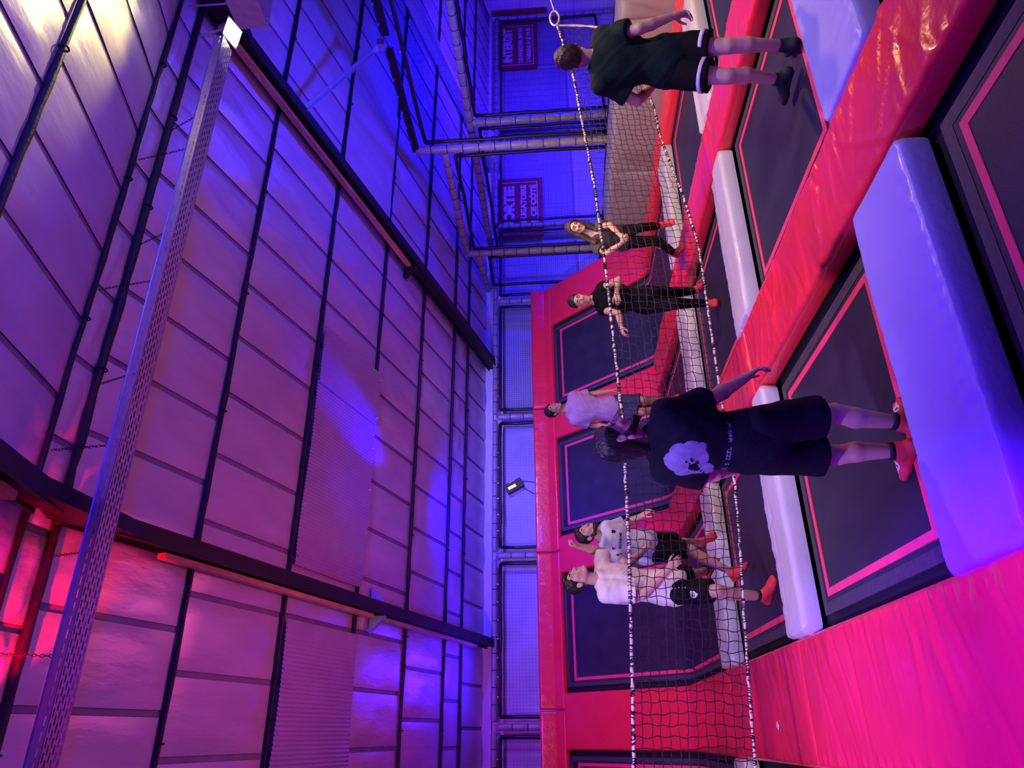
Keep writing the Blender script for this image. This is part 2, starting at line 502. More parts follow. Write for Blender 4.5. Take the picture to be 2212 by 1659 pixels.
# ------------------------------------------------------------------ corrugated clear sheets under the roof
def poly(x0, x1, label, lift=0.0):
    mb = MB()
    n = int((x1 - x0) / .045) * 4
    vs, fs = [], []
    for j in range(4):
        v = j / 3
        y = 7.97 + v * 1.50
        for i in range(n + 1):
            x = x0 + (x1 - x0) * i / n
            vs.append((x, y, zroof(y) - .055 - lift + .006 * math.sin(math.pi / 2 * i) + .010 * math.sin(3 * (x - x0) + v * 2)))
    for j in range(3):
        for i in range(n):
            a = j * (n + 1) + i
            fs.append((a + n + 1, a + n + 2, a + 1, a))
    mb.add(vs, fs)
    o = part('corrugated_sheet', mb, M['poly'], None, True, base=((x0 + x1) / 2, 8.7, zroof(8.7)))
    tag(o, label, 'roof sheet')
    mb = MB()
    for x in np.arange(x0 + .1, x1, .62):
        for y in (8.0, 9.44):
            mb.tube([(x, y, zroof(y) - .05 - lift), (x, y, zroof(y) - .075 - lift)], .012, 6)
    tag(part('screw', mb, M['galv'], o), kind='stuff')
    return o


poly(1.76, 4.22, 'wide corrugated plastic sheet fixed under the middle ceiling bay, glowing violet at its upper end')
poly(4.10, 4.93, 'short corrugated plastic sheet overlapping the wide one in the middle ceiling bay', .018)
poly(-1.3, 1.17, 'corrugated plastic sheet in the ceiling bay next to the orange timber batten, lit magenta')

# ------------------------------------------------------------------ back wall
mb = MB(); mb.box((-5, 14.2, -1.0), (20, 14.3, zroof(14.2) + .1))
wall = struct(part('wall_back', mb, M['white_wall']))
for xa in (-2.85, .12, 3.14, 6.10, 9.1, 11.2, 14.1, 17.0):
    WB = 2.1 if xa == 9.1 else 2.95
    mb = MB()
    mb.frame(xa + .10, xa + WB - .05, 1.2, 3.02, .06, 0, .03, lambda x, y, z: (x, 14.2 - z, y))
    fr = part('board_frame', mb, M['wall_frame'], wall)
    mb = MB(); mb.box((xa + .16, 14.183, 1.26), (xa + WB - .11, 14.2, 2.96))
    part('board', mb, M['wall_panel'], wall)
mb = MB()
mb.tube([(x, 14.02 + .01 * math.sin(3 * x), 3.62 + .006 * math.sin(5 * x)) for x in np.arange(-4.5, 19.5, .5)], .105, 12)
struct(part('trim_1', mb, M['white_wall'], None, True))
mb = MB(); mb.box((-5, 14.10, 3.24), (20, 14.2, 3.50))
struct(part('trim_2', mb, M['white_wall']))
# gable at the far right and the floor under the court
mb = MB()
mb.add([(19.2, -3, -1), (19.2, 14.3, -1), (19.2, 14.3, zroof(14.3)), (19.2, YR1, ZR), (19.2, YR0, ZR), (19.2, -3, zroof(-3)),
        (19.3, -3, -1), (19.3, 14.3, -1), (19.3, 14.3, zroof(14.3)), (19.3, YR1, ZR), (19.3, YR0, ZR), (19.3, -3, zroof(-3))],
       [(0, 1, 2, 3, 4, 5), (11, 10, 9, 8, 7, 6)])
struct(part('wall_right', mb, M['white_wall']))
mb = MB(); mb.box((-5, -3, -.62), (20, 14.3, -.52))
struct(part('floor', mb, M['floor']))

# ------------------------------------------------------------------ cable tray hung on chains under the ridge
t = thing('cable_tray', 'long perforated metal cable tray hanging on chains under the roof ridge', 'cable tray', (2.5, 4.72, 5.06))
TX0, TX1, TY0, TY1, TZ = -.9, 6.30, 4.605, 4.80, 5.00
mb = MB()
# tray bottom: strips around real slots, 6 slot rows
rows = 6
sw, sl, pitch = .011, .056, .082
rowy = [TY0 + .022 + (TY1 - TY0 - .044) * i / (rows - 1) for i in range(rows)]
edges = [TY0]
for y in rowy: edges += [y - sw / 2, y + sw / 2]
edges.append(TY1)
for k in range(0, len(edges), 2):
    mb.box((TX0, edges[k], TZ), (TX1, edges[k + 1], TZ + .002))
for i, y in enumerate(rowy):
    x = TX0 + (i % 2) * pitch / 2
    while x < TX1:
        mb.box((x, y - sw / 2, TZ), (min(x + pitch - sl, TX1), y + sw / 2, TZ + .002))
        x += pitch
part('tray_bottom', mb, M['galv'], t)
for y in (TY0, TY1 - .002):
    mb = MB()
    zz = [TZ, TZ + .026, TZ + .034, TZ + .085]
    mb.box((TX0, y, zz[0]), (TX1, y + .002, zz[1]))
    mb.box((TX0, y, zz[2]), (TX1, y + .002, zz[3]))
    x = TX0
    while x < TX1:
        mb.box((x, y, zz[1]), (min(x + .03, TX1), y + .002, zz[2]))
        x += .085
    mb.tube([(TX0, y, TZ + .088), (TX1, y, TZ + .088)], .006, 6)
    part('tray_side', mb, M['galv'], t)
mb = MB()
for ya, r in ((4.62, .012), (4.67, .016), (4.72, .010)):
    mb.tube([(x, ya + .04 + .012 * math.sin(2 * x + ya * 9), TZ + .005 + r) for x in np.arange(TX0, TX1, .3)], r, 6)
part('cables', mb, M['black'], t)
for i, x in enumerate(np.arange(-.25, 6.2, .72)):
    ya, yt = ((5.06, TY1), (4.73, TY0))[i % 2]
    top = Vector((x + .03, ya, zroof(ya) - .05)); bot = Vector((x, yt, TZ + .085))
    n = max(3, int((top - bot).length / .034))
    mb = MB()
    d = (top - bot) / n
    for k in range(n):
        c = bot + d * (k + .5)
        ref = Vector((1, 0, 0)) if k % 2 else Vector((0, 1, 0))
        a = d.normalized(); u = a.cross(ref).normalized()
        lp = [c + a * (.023 * math.cos(q)) + u * (.009 * math.sin(q)) for q in np.linspace(0, 2 * math.pi, 9)]
        mb.tube(lp, .0028, 4, False)
    part('chain', mb, M['dark'], t)

# ------------------------------------------------------------------ flood lamp and white housing by the second rafter
t = thing('flood_lamp', 'small square flood lamp glowing warm yellow at the end of the cable tray', 'lamp', (6.55, 4.72, 5.02))
mb = MB()
LP = Vector((6.46, 4.70, 4.98)); LN = (Vector((0, 0, 1.8)) - LP).normalized()
lu = LN.cross(Vector((0, 0, 1))).normalized(); lw = lu.cross(LN)
e1 = (lu * .135 + lw * .082).normalized(); e2 = (lu * -.135 + lw * .082).normalized()
def lampbox(c, a, b, d):
    vs = []
    for s in (0, 1):
        for p, q in ((-1, -1), (1, -1), (1, 1), (-1, 1)):
            vs.append(c - LN * (d * s) + e1 * (a * p) * (1 - .25 * s) + e2 * (b * q) * (1 - .25 * s))
    return vs, [(0, 1, 2, 3), (7, 6, 5, 4), (0, 4, 5, 1), (1, 5, 6, 2), (2, 6, 7, 3), (3, 7, 4, 0)]
mb.add(*lampbox(LP - LN * .008, .094, .094, .10))
part('lamp_housing', mb, M['housing'], t)
mb = MB(); mb.add(*lampbox(LP + LN * .002, .076, .076, .006))
part('lamp_glass', mb, M['lampglow'], t)
mb = MB()
mb.tube([LP - LN * .06 + e1 * .11, LP - LN * .16 + e1 * .05 + Vector((.0, 0, .10)), LP - LN * .2 + Vector((0, 0, .34))], .012, 6)
mb.tube([LP - LN * .06 - e1 * .11, LP - LN * .16 - e1 * .05 + Vector((.0, 0, .10)), LP - LN * .2 + Vector((0, 0, .34))], .012, 6)
part('bracket', mb, M['galv'], t)

t = thing('lamp_cabinet', 'large white metal housing hanging beside the glowing flood lamp', 'housing', (7.6, 4.7, 4.85))
mb = MB()
C0 = Vector((6.95, 5.02, 4.80))
ax, ay, az = Vector((1, -.02, .02)), Vector((.05, -1, 0)), Vector((.0, .02, 1))
vs = [C0 + ax * (1.1 * i) + ay * (.42 * j) + az * (.34 * k) for k in (0, 1) for j in (0, 1) for i in (0, 1)]
mb.add(vs, [(0, 1, 3, 2), (4, 6, 7, 5), (0, 4, 5, 1), (2, 3, 7, 6), (0, 2, 6, 4), (1, 5, 7, 3)])
part('casing', mb, M['galv'], t)
mb = MB()
for i, j in ((.06, .05), (1.04, .05), (.06, .37)):
    c = C0 + ax * i + ay * j
    mb.tube([c, c - az * .012], [.016, .010], 8)
tag(part('screws', mb, M['galv'], t), kind='stuff')
mb = MB()
for i in (.15, .9):
    c = C0 + ax * i + ay * .2 + az * .34
    mb.tube([c, (c.x, c.y, zroof(c.y) - .03)], .012, 6)
tag(part('hangers', mb, M['galv'], t), kind='stuff')

# shiny brace from the rafter to the net rail
t = thing('steel_brace', 'shiny angled steel brace between the rafter and the dark net rail', 'brace', (9.38, 7.21, 4.28))
mb = MB()
mb.bar((7.44, 6.60, 5.03), (9.38, 7.21, 4.30), .06, .006)
mb.bar((7.44, 6.63, 5.00), (9.38, 7.24, 4.27), .006, .06)
part('angle_bar', mb, M['galv'], t)
mb = MB(); mb.box((9.33, 7.15, 4.20), (9.45, 7.27, 4.32))
part('end_plate', mb, M['galv'], t)
# ------------------------------------------------------------------ court grid: lanes run away from the camera, padded strips between them
LANES = {0: (-2.2, -.23), 1: (.62, 2.60), 2: (3.27, 5.20), 3: (5.87, 7.80)}
STRIPS = {0: (-.23, .62), 1: (2.60, 3.27), 2: (5.20, 5.87), 3: (7.80, 8.32)}
TROWS = {0: (.5, 2.65), 1: (3.30, 5.40), 2: (5.95, 7.95)}
PROWS = {0: (2.65, 3.30), 1: (5.40, 5.95), 2: (7.95, 8.52)}
YB = 11.35                       # foot of the sloped wall
TH = math.radians(47.5)
CT, ST = math.cos(TH), math.sin(TH)
SMAX = 2.70


def slope_pt(x, s, h):
    """s metres along floor and then up the sloped wall, h above its surface; the bend is rounded"""
    b = .22
    if s <= -b: return (x, YB + s, h)
    if s >= b: return (x, YB + s * CT - h * ST, s * ST + h * CT)
    q = (s + b) / (2 * b)
    a = TH * q
    # blend along a circular-ish arc
    p0 = Vector((-b, 0)); p1 = Vector((0, 0)); p2 = Vector((b * CT, b * ST))
    p = p0 * (1 - q) ** 2 + p1 * 2 * q * (1 - q) + p2 * q * q
    return (x, YB + p.x - h * math.sin(a), p.y + h * math.cos(a))


def cushion(name, L, W, T, fn, res=.03, seed=0, nwr=8, amp=.006, m=None, parent=None, base=None, pleat=0.0, pleat_dir=1, rr=.045, cham=0.0, puck=.004, big=0):
    """padded vinyl slab: u along L, v along W; fn maps (u, v, h) to the world"""
    r = np.random.default_rng(seed)
    nu = max(6, int(L / res)); nv = max(6, int(W / res))
    def axis(n, Lq):
        a = np.linspace(0, Lq, n + 1)
        return np.unique(np.concatenate([a, [rr * .3, rr * .7, Lq - rr * .3, Lq - rr * .7]]))
    us, vs_ = axis(nu, L), axis(nv, W)
    U, Vv = np.meshgrid(us, vs_, indexing='ij')
    e = np.minimum(np.minimum(U, L - U), np.minimum(Vv, W - Vv))
    q = np.clip(1 - e / rr, 0, 1)
    h = T - rr + rr * np.sqrt(np.clip(1 - q * q, 0, 1))
    dz = np.zeros_like(h)
    for _ in range(nwr):
        u0 = r.uniform(0, L); side = r.choice([0, 1])
        ang = r.normal(math.pi / 2, .35) * (1 if side == 0 else -1)
        d = np.array([math.cos(ang), math.sin(ang)])
        v0 = 0 if side == 0 else W
        al = (U - u0) * d[0] + (Vv - v0) * d[1]
        ac = -(U - u0) * d[1] + (Vv - v0) * d[0] + .02 * np.sin(al * 9 + u0)
        ln = r.uniform(.3, .95) * W
        w = r.uniform(.010, .034)
        a = amp * r.uniform(.5, 1.5) * r.choice([1, 1, -1])
        dz += a * np.exp(-(ac / w) ** 2) * np.exp(-((al - ln * .35) / (ln * .5)) ** 2)
    for _ in range(big):
        u0 = r.uniform(0, L); sl = r.normal(0, .55); w = r.uniform(.014, .034); va = r.uniform(.2, .8) * W
        ac = (U - u0) - sl * (Vv - W / 2) + .03 * np.sin(Vv * 7 + u0)
        dz += r.uniform(.006, .016) * np.exp(-(ac / w) ** 2) * np.exp(-((Vv - va) / (.42 * W)) ** 2)
    for k in range(5):
        a = r.uniform(0, 6.28); fq = r.uniform(3, 9)
        dz += .0016 * np.sin(fq * (U * math.cos(a) + Vv * math.sin(a)) + r.uniform(0, 6))
    # puckers close to the long edges
    pk = np.exp(-((np.minimum(Vv, W - Vv) - .07) / .035) ** 2)
    dz += puck * pk * (np.sin(U * 43 + 3 * np.sin(U * 5 + seed)) + .6 * np.sin(U * 71 + seed))
    if pleat:
        fo = np.zeros_like(h)
        for k in range(int(L / .16)):
            u0 = r.uniform(0, L); sl = r.uniform(-.5, .1)
            w = r.uniform(.008, .022)
            vv = (W - Vv) if pleat_dir > 0 else Vv
            fo += -pleat * r.uniform(.3, 1) * np.exp(-((U - u0 - sl * vv) / w) ** 2) * np.exp(-(vv / (r.uniform(.2, 1.1) * W)) ** 2)
        dz += fo
    h = h + dz * np.clip(e / .02, 0, 1)
    UU, VV = U.copy(), Vv.copy()
    if cham:
        lim = cham
        for uc, su in ((0, 1), (L, -1)):
            du = np.abs(U - uc)
            k = np.clip(1 - du / lim, 0, 1)
            VV = VV * (1 - 0) + (W / 2 - VV) * k * (cham / (W / 2)) * .9
    a, b = U.shape
    verts, faces = [], []
    for i in range(a):
        for j in range(b):
            verts.append(fn(UU[i, j], VV[i, j], h[i, j]))
    idx = lambda i, j: i * b + j
    for i in range(a - 1):
        for j in range(b - 1):
            faces.append((idx(i, j), idx(i + 1, j), idx(i + 1, j + 1), idx(i, j + 1)))
    loop = [(i, 0) for i in range(a)] + [(a - 1, j) for j in range(1, b)] + [(i, b - 1) for i in range(a - 2, -1, -1)] + [(0, j) for j in range(b - 2, 0, -1)]
    n0 = len(verts)
    for (i, j) in loop:
        verts.append(fn(UU[i, j], VV[i, j], 0))
    nl = len(loop)
    for k in range(nl):
        k2 = (k + 1) % nl
        faces.append((idx(*loop[k2]), idx(*loop[k]), n0 + k, n0 + k2))
    mbx = MB(); mbx.add(verts, faces)
    return part(name, mbx, m, parent, True, base)


# flat trampolines
TL = {(1, 0): 'trampoline nearest the camera, beside the big blue pad, with magenta tape line', (1, 1): 'trampoline with the man in the printed black shirt standing on it',
      (1, 2): 'trampoline behind the net with the white-shirted player on it', (2, 1): 'trampoline with the dark-green-shirted player on it', (2, 2): 'trampoline behind the net with the black-clad woman on it',
      (3, 1): 'trampoline in the far lane in front of the grey airbag, near side of the net', (3, 2): 'trampoline in the far lane in front of the grey airbag, behind the net', (0, 1): 'trampoline beyond the wide magenta pad, mostly cut off',
      (0, 2): 'trampoline beyond the wide magenta pad and behind the net, mostly cut off', (2, 0): 'trampoline at the lower edge beside the wrinkled red strip'}
for (l, rw), lab in TL.items():
    x0, x1 = LANES[l]; y0, y1 = TROWS[rw]
    t = thing('trampoline', lab, 'trampoline', ((x0 + x1) / 2, (y0 + y1) / 2, -.02))
    mb = MB(); mb.box((x0 - .08, y0 - .08, -.10), (x1 + .08, y1 + .08, -.05))
    part('spring_cover', mb, M['black'], t)
    g = .115
    mb = MB(); mb.box((x0 + g, y0 + g, -.018), (x1 - g, y1 - g, 0))
    part('bed', mb, M['bed'], t)
    I = lambda x, y, z: (x, y, z)
    mb = MB(); mb.frame(x0 + g - .01, x1 - g + .01, y0 + g - .01, y1 - g + .01, .075, -.01, .003, I)
    part('border_webbing', mb, M['web'], t)
    gx, gy = .215, .225
    mb = MB(); mb.frame(x0 + gx, x1 - gx, y0 + gy, y1 - gy, .05, 0, .0045, I)
    part('tape_line', mb, M['tape'], t)

# sloped wall trampolines that bend up from the floor
WL = {0: 'sloped wall trampoline cut off beyond the wide magenta pad', 1: 'sloped wall trampoline behind the white-shirted player', 2: 'sloped wall trampoline between the lilac-shirted and pale-blue-shirted players',
      3: 'sloped wall trampoline behind the black-clad woman'}
for l, lab in WL.items():
    x0, x1 = LANES[l]
    t = thing('wall_trampoline', lab, 'trampoline', ((x0 + x1) / 2, YB, 0))
    s0 = 8.52 - YB; s1 = 2.54
    cuts = [s0, -.9, -.22, -.15, -.08, 0, .08, .15, .22, .6, 1.2, 1.8, s1]
    def sheet(xa, xb, sa, sb, h, th, m, name):
        mbs = MB()
        c = [sa] + [q for q in cuts if sa + .01 < q < sb - .01] + [sb]
        vs = []
        for s in c:
            vs += [slope_pt(xa, s, h), slope_pt(xb, s, h), slope_pt(xb, s, h - th), slope_pt(xa, s, h - th)]
        fs = [(0, 1, 2, 3), tuple(4 * (len(c) - 1) + k for k in (3, 2, 1, 0))]
        for i in range(len(c) - 1):
            for k in range(4):
                k2 = (k + 1) % 4
                fs.append((4 * i + k2, 4 * i + k, 4 * i + 4 + k, 4 * i + 4 + k2))
        mbs.add(vs, fs)
        return mbs
    part('spring_cover', sheet(x0 - .06, x1 + .06, s0 - .06, s1 + .06, -.05, .04, None, ''), M['black'], t)
    g = .10
    part('bed', sheet(x0 + g, x1 - g, s0 + g, s1 - .06, 0, .018, None, ''), M['bed'], t, False)
    mbs = MB()
    for a in (sheet(x0 + .18, x0 + .23, s0 + .2, s1 - .22, .0045, .004, None, ''), sheet(x1 - .23, x1 - .18, s0 + .2, s1 - .22, .0045, .004, None, ''),
              sheet(x0 + .23, x1 - .23, s1 - .27, s1 - .22, .0045, .004, None, ''), sheet(x0 + .23, x1 - .23, s0 + .2, s0 + .25, .0045, .004, None, '')):
        mbs.add(a.v, a.f)
    part('tape_line', mbs, M['tape'], t)
    mbs = MB()
    for a in (sheet(x0 + g - .01, x0 + g + .05, s0 + g, s1 - .06, .003, .003, None, ''), sheet(x1 - g - .05, x1 - g + .01, s0 + g, s1 - .06, .003, .003, None, ''), sheet(x0 + g, x1 - g, s1 - .11, s1 - .05, .003, .003, None, '')):
        mbs.add(a.v, a.f)
    part('border_webbing', mbs, M['web'], t)

# red strips between the lanes
PT = .125
SL = {0: ['wide red pad at the lower left corner, lit magenta, with hanging folds', 'wide red pad under the left end of the net, puckered', 'wide red pad left of the white-shirted player behind the net'],
      1: ['wrinkled glossy red pad running diagonally between the nearest two lanes', 'red pad under the net beside the outstretched hand of the man in printed shirt', 'red pad at the feet of the lilac-shirted player'],
      2: ['red pad beside the dark-green-shirted player and the airbag lane', 'red pad crossed by the net next to the black-clad woman', 'red pad between the two women behind the net'],
      3: ['narrow red pad along the foot of the grey airbag, near part', 'narrow red pad along the foot of the grey airbag, middle part', 'narrow red pad along the foot of the grey airbag, far part']}
STK_X, STK_Y = 0.049, 6.539
SEGS = [(.6, 5.66), (5.66, 8.22), (8.22, YB - .24)]
for l, (x0, x1) in STRIPS.items():
    for k, (ya, yb) in enumerate(SEGS):
        if l == 3: xa, xb = x0, x1 + .05
        else: xa, xb = x0, x1
        near = (l in (0, 1) and k < 2)
        c = cushion('red_safety_pad', yb - ya - .012, xb - xa, PT, lambda u, v, h, xa=xa, ya=ya: (xb - v if False else xa + v, ya + u, h), .022 if (l in (0, 1) and k == 0) else .04, l * 10 + k, 26 if k == 0 and l else 10,
                    .014 if l else .006, M['red'], None, ((xa + xb) / 2, (ya + yb) / 2, 0), pleat=.011 if l == 0 else .004, pleat_dir=1, big=0 if l == 0 else int((yb - ya) * 3.2))
        tag(c, SL[l][k], 'safety pad', 'red safety pads')
        if (l, k) == (0, 1):
            mb = MB(); q_ = Vector((STK_X, STK_Y, PT + .006)); d_ = .035
            mb.add([q_ + Vector(v_) for v_ in ((d_, 0, 0), (0, d_ * 1.3, 0), (-d_, 0, 0), (0, -d_ * 1.3, 0), (d_, 0, -.004), (0, d_ * 1.3, -.004), (-d_, 0, -.004), (0, -d_ * 1.3, -.004))], [(0, 1, 2, 3), (0, 4, 5, 1), (1, 5, 6, 2), (2, 6, 7, 3), (3, 7, 4, 0)])
            part('sticker', mb, M['rope'], c)

# white pads across the lanes, pale blue vinyl in the nearest row
WLAB = {(1, 0): 'large pale blue pad nearest the camera, with a wrinkled edge', (1, 1): 'white pad under the net in front of the white-shirted player', (1, 2): 'white pad behind the net at the foot of the wall trampoline by the white-shirted player',
        (2, 0): 'pale blue pad at the top right, at the heels of the dark-green-shirted player', (2, 1): 'white pad with a shiny crease under the net beside the red diagonal pad', (2, 2): 'white pad behind the black-clad woman, half in blue shadow',
        (3, 1): 'white pad by the lowered hand of the dark-green-shirted player, along the airbag', (3, 2): 'white pad at the feet of the woman with long hair, along the airbag',
        (0, 0): 'pale blue pad beyond the wide magenta pad, in the bottom right corner', (0, 1): 'blue-lit pad beyond the wide magenta pad, under the left end of the net', (0, 2): 'pale pad behind the net beyond the wide magenta pad'}
for (l, rw), lab in WLAB.items():
    x0, x1 = LANES[l]; ya, yb = PROWS[rw]
    if (l, rw) == (1, 0): x0 -= .03; x1 -= .02
    if rw == 1 and l in (1, 2):
        ym = ya + .36
        t = thing('white_safety_pad', lab, 'safety pad', ((x0 + x1) / 2, (ya + yb) / 2, 0), 'white safety pads')
        cushion('flat_pad', x1 - x0, ym - ya, PT + .012, lambda u, v, h: (x0 + u, ya + v, h), .025, l * 7 + rw, 10, .005, M['white_vinyl'], t, cham=.06, puck=.0015)
        cushion('gathered_flap', x1 - x0 - .05, yb - ym, PT - .012, lambda u, v, h: (x0 + .025 + u, ym + v, h), .016, l * 7 + rw + 50, 24, .004, M['white_vinyl'], t, pleat=.006, puck=.002)
    else:
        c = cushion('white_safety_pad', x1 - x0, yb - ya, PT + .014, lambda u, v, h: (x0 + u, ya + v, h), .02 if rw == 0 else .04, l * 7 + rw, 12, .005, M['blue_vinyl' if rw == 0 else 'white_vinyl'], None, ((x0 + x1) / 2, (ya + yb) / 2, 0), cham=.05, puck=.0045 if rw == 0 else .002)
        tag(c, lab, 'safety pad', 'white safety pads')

# sloped red pads between the wall trampolines, and the pad along their top
SP = {0: 'sloped red pad left of the white-shirted player, bright magenta', 1: 'sloped red pad behind the lilac-shirted player', 2: 'sloped red pad next to the head of the black-clad woman'}
SX = {0: (-.23, .62), 1: (2.60, 3.27), 2: (5.20, 5.87), 3: (7.80, 8.75)}
SP[3] = 'sloped red end pad of the trampoline wall beside the airbag'
for l, (xa, xb) in SX.items():
    c = cushion('sloped_red_pad', 2.52 + .22, xb - xa, .07, lambda u, v, h: slope_pt(xa + v, -.22 + u, h), .045, 70 + l, 12, .006, M['red'], None, ((xa + xb) / 2, YB, 0), pleat=.003, rr=.03)
    tag(c, SP[l], 'safety pad', 'sloped red pads')
TPX = [-3.0, .36, 3.0, 5.9, 8.75]
TPL = ['top red pad at the left end of the trampoline wall', 'top red pad above the white-shirted player', 'top red pad above the lilac-shirted player', 'top red pad at the right end of the trampoline wall']
for k in range(4):
    xa, xb = TPX[k] + .008, TPX[k + 1] - .008
    t = thing('top_red_pad', TPL[k], 'safety pad', ((xa + xb) / 2, 13.1, 1.9), 'red pads along the top of the trampoline wall')
    cushion('lower_band', xb - xa, SMAX - 2.50 + .03, .085, lambda u, v, h: slope_pt(xa + u, 2.50 + v, h), .05, 80 + k, 12, .004, M['red'], t, rr=.03, puck=.005)
    p = slope_pt(0, SMAX + .02, .05)
    cushion('upper_band', xb - xa, .31, .09, lambda u, v, h: (xa + u, p[1] + .03 - h, p[2] - .03 + v), .05, 90 + k, 8, .005, M['red'], t, rr=.03)

# ------------------------------------------------------------------ grey airbag along the right side
t = thing('airbag', 'long grey block airbag with seams along the right side of the court', 'airbag', (8.9, 8.0, 0))
ysg = [2.5, 4.4, 6.35, 9.2, 11.0]
for k in range(4):
    ya, yb = ysg[k] + .006, ysg[k + 1] - .006
    mb = MB()
    L, Hh = yb - ya, .78
    def fn(u, v, h):
        return (8.42 - h + .06, ya + u, -.15 + v)
    cushion('block', L, .93, .10, lambda u, v, h, ya=ya: (8.50 - h, ya + u, -.15 + v), .09, 40 + k, 5, .01, M['grey_vinyl'], t, rr=.04, puck=.002)
    cushion('top_panel', L, .84, .06, lambda u, v, h, ya=ya: (8.44 + v, ya + u, .73 + h), .12, 45 + k, 5, .01, M['grey_vinyl'], t, rr=.05, puck=.002)

# ------------------------------------------------------------------ padded posts, rails and net panels
def sleeved(name, label, p, q, r=.055, cat='post', group=None, seed=1):
    p, q = Vector(p), Vector(q)
    low = p if p.z < q.z else q
    t = thing(name, label, cat, tuple(low), group)
    rr_ = np.random.default_rng(seed)
    L = (q - p).length; d = (q - p) / L
    n = max(2, int(L / .27))
    ts = np.linspace(0, L, n + 1)
    pts, rs = [], []
    for i in range(n):
        for f, k in ((.04, .90), (.16, 1.0), (.5, 1.04), (.84, 1.0), (.96, .90)):
            pts.append(p + d * (ts[i] + (ts[i + 1] - ts[i]) * f)); rs.append(r * k * (1 + rr_.uniform(-.02, .02)))
    mb = MB(); mb.tube(pts, rs, 12)
    part('foam_sleeve', mb, M['sleeve'], t, True)
    mb = MB()
    for i in range(1, n):
        mb.ring(p + d * ts[i], d + Vector((0, 0, .02 * rr_.uniform(-1, 1))), r * .93, .006, 12)
    tag(part('zip_ties', mb, M['black'], t), kind='stuff')
    return t


def net_panel(label, P, U, V, w, h, cell=.055, rad=.0019, rope=.030, group=None, ties=True):
    """rectangular net with a thick black border: origin P, unit vectors U (width) and V (height)"""
    P, U, V = Vector(P), Vector(U), Vector(V)
    c = P + U * w / 2
    t = thing('safety_net', label, 'safety net', tuple(c), group)
    pr = np.random.default_rng(int(abs(P.x * 31 + P.y * 7 + P.z * 3) * 10) % 9999)
    mb = MB()
    cor = [P, P + U * w, P + U * w + V * h, P + V * h]
    for a, b in ((0, 1), (1, 2), (2, 3), (3, 0)):
        pts = [cor[a] + (cor[b] - cor[a]) * k / 8 + (U + V) * pr.uniform(-.012, .012) for k in range(9)]
        pts[0], pts[-1] = cor[a], cor[b]
        mb.tube(pts, rope, 7)
    part('border_rope', mb, M['black_tube'], t, True)
    mb = MB()
    N = U.cross(V)
    for k in range(1, int(w / cell)):
        a = P + U * (k * cell); mb.tube([a, a + V * h * .5 + N * .01, a + V * h], rad, 3, False)
    for k in range(1, int(h / cell)):
        a = P + V * (k * cell); mb.tube([a, a + U * w * .5 + N * .01, a + U * w], rad, 3, False)
    tag(part('mesh', mb, M['net'], t), kind='stuff')
    if ties:
        mb = MB()
        for k in range(1, int(h / .26)):
            for s, x in ((-1, 0), (1, w)):
                a = P + V * (k * .26) + U * x
                mb.tube([a, a + U * (s * .075)], .005, 4)
        for k in range(1, int(w / .33)):
            a = P + V * h + U * (k * .33)
            mb.tube([a, a + V * .055], .005, 4)
            mb.tube([a + V * .04, a + V * .06], .012, 5)
        tag(part('hooks', mb, M['galv'], t), kind='stuff')
    return t


PX = [-2.85, .12, 3.14, 6.10, 9.02, 11.2, 14.5, 18.85]
PLB = ['padded post behind the top red pad at the left end', 'padded post left of the red glowing wall device, behind the white-shirted player', 'padded post next to the red glowing wall device', 'padded post above the lilac-shirted player',
       'padded post at the corner where the side nets meet the back wall', 'padded post beside the exit banner', 'padded post between the two red banners', 'padded post beside the no-entry banner']
for k, x in enumerate(PX):
    sleeved('padded_post', PLB[k], (x, 13.9, -.5), (x, 13.9, 3.12), .062, 'post', 'padded posts of the back frame', k)
RLB = ['padded top rail of the back net frame, left section', 'padded top rail above the white-shirted player', 'padded top rail above the red glowing wall device', 'padded top rail above the trampoline wall, right section',
       'padded top rail over the exit banner', 'padded top rail right of the exit banner', 'padded top rail over the no-entry banner']
for k in range(7):
    sleeved('padded_rail', RLB[k], (PX[k] + .07, 13.9, 3.17), (PX[k + 1] - .07, 13.9, 3.17), .055, 'rail', 'padded rails of the back frame', 20 + k)
NLB = ['black bordered net panel at the left end of the back wall', 'black bordered net panel above the white-shirted player', 'black bordered net panel in front of the red glowing wall device', 'black bordered net panel above the lilac-shirted and black-clad players',
       'black bordered net panel just behind the corner of the side frame', 'black bordered net panel in front of the exit banner', 'black bordered net panel between the exit and the no-entry banners', 'black bordered net panel in front of the no-entry banner']
for k in range(7):
    net_panel(NLB[k], (PX[k] + .16, 13.88, .3), (1, 0, 0), (0, 0, 1), PX[k + 1] - PX[k] - .32, 2.75, .05 if k >= 3 else .06, .0022 if k >= 3 else .0010, .034, 'net panels of the back frame')

# side frame stepping down with the roof
XS = 9.40
sleeved('padded_post', 'tall grey padded post rising from the airbag beside the woman with long hair', (XS, 9.42, -.4), (XS, 9.42, 4.18), .075, 'post', None, 31)
sleeved('padded_post', 'shorter grey padded post between the two women and the back wall', (XS, 12.52, -.4), (XS, 12.52, 3.66), .075, 'post', None, 32)
sleeved('padded_rail', 'grey padded rail sloping away between the tall and the shorter side posts', (XS, 9.52, 3.66), (XS, 12.46, 3.66), .07, 'rail', None, 33)
sleeved('padded_rail', 'grey padded rail from the shorter side post to the back frame', (XS, 12.6, 3.42), (XS - .1, 13.84, 3.32), .065, 'rail', None, 34)
t = thing('net_rail', 'dark bare net rail running overhead from the tall side post to the top edge', 'rail', (XS, 6, 4.16))
mb = MB(); mb.bar((XS, 3.0, 4.17), (XS, 7.05, 4.17), .07, .12); mb.bar((XS, 7.3, 4.17), (XS, 9.42, 4.17), .07, .12)
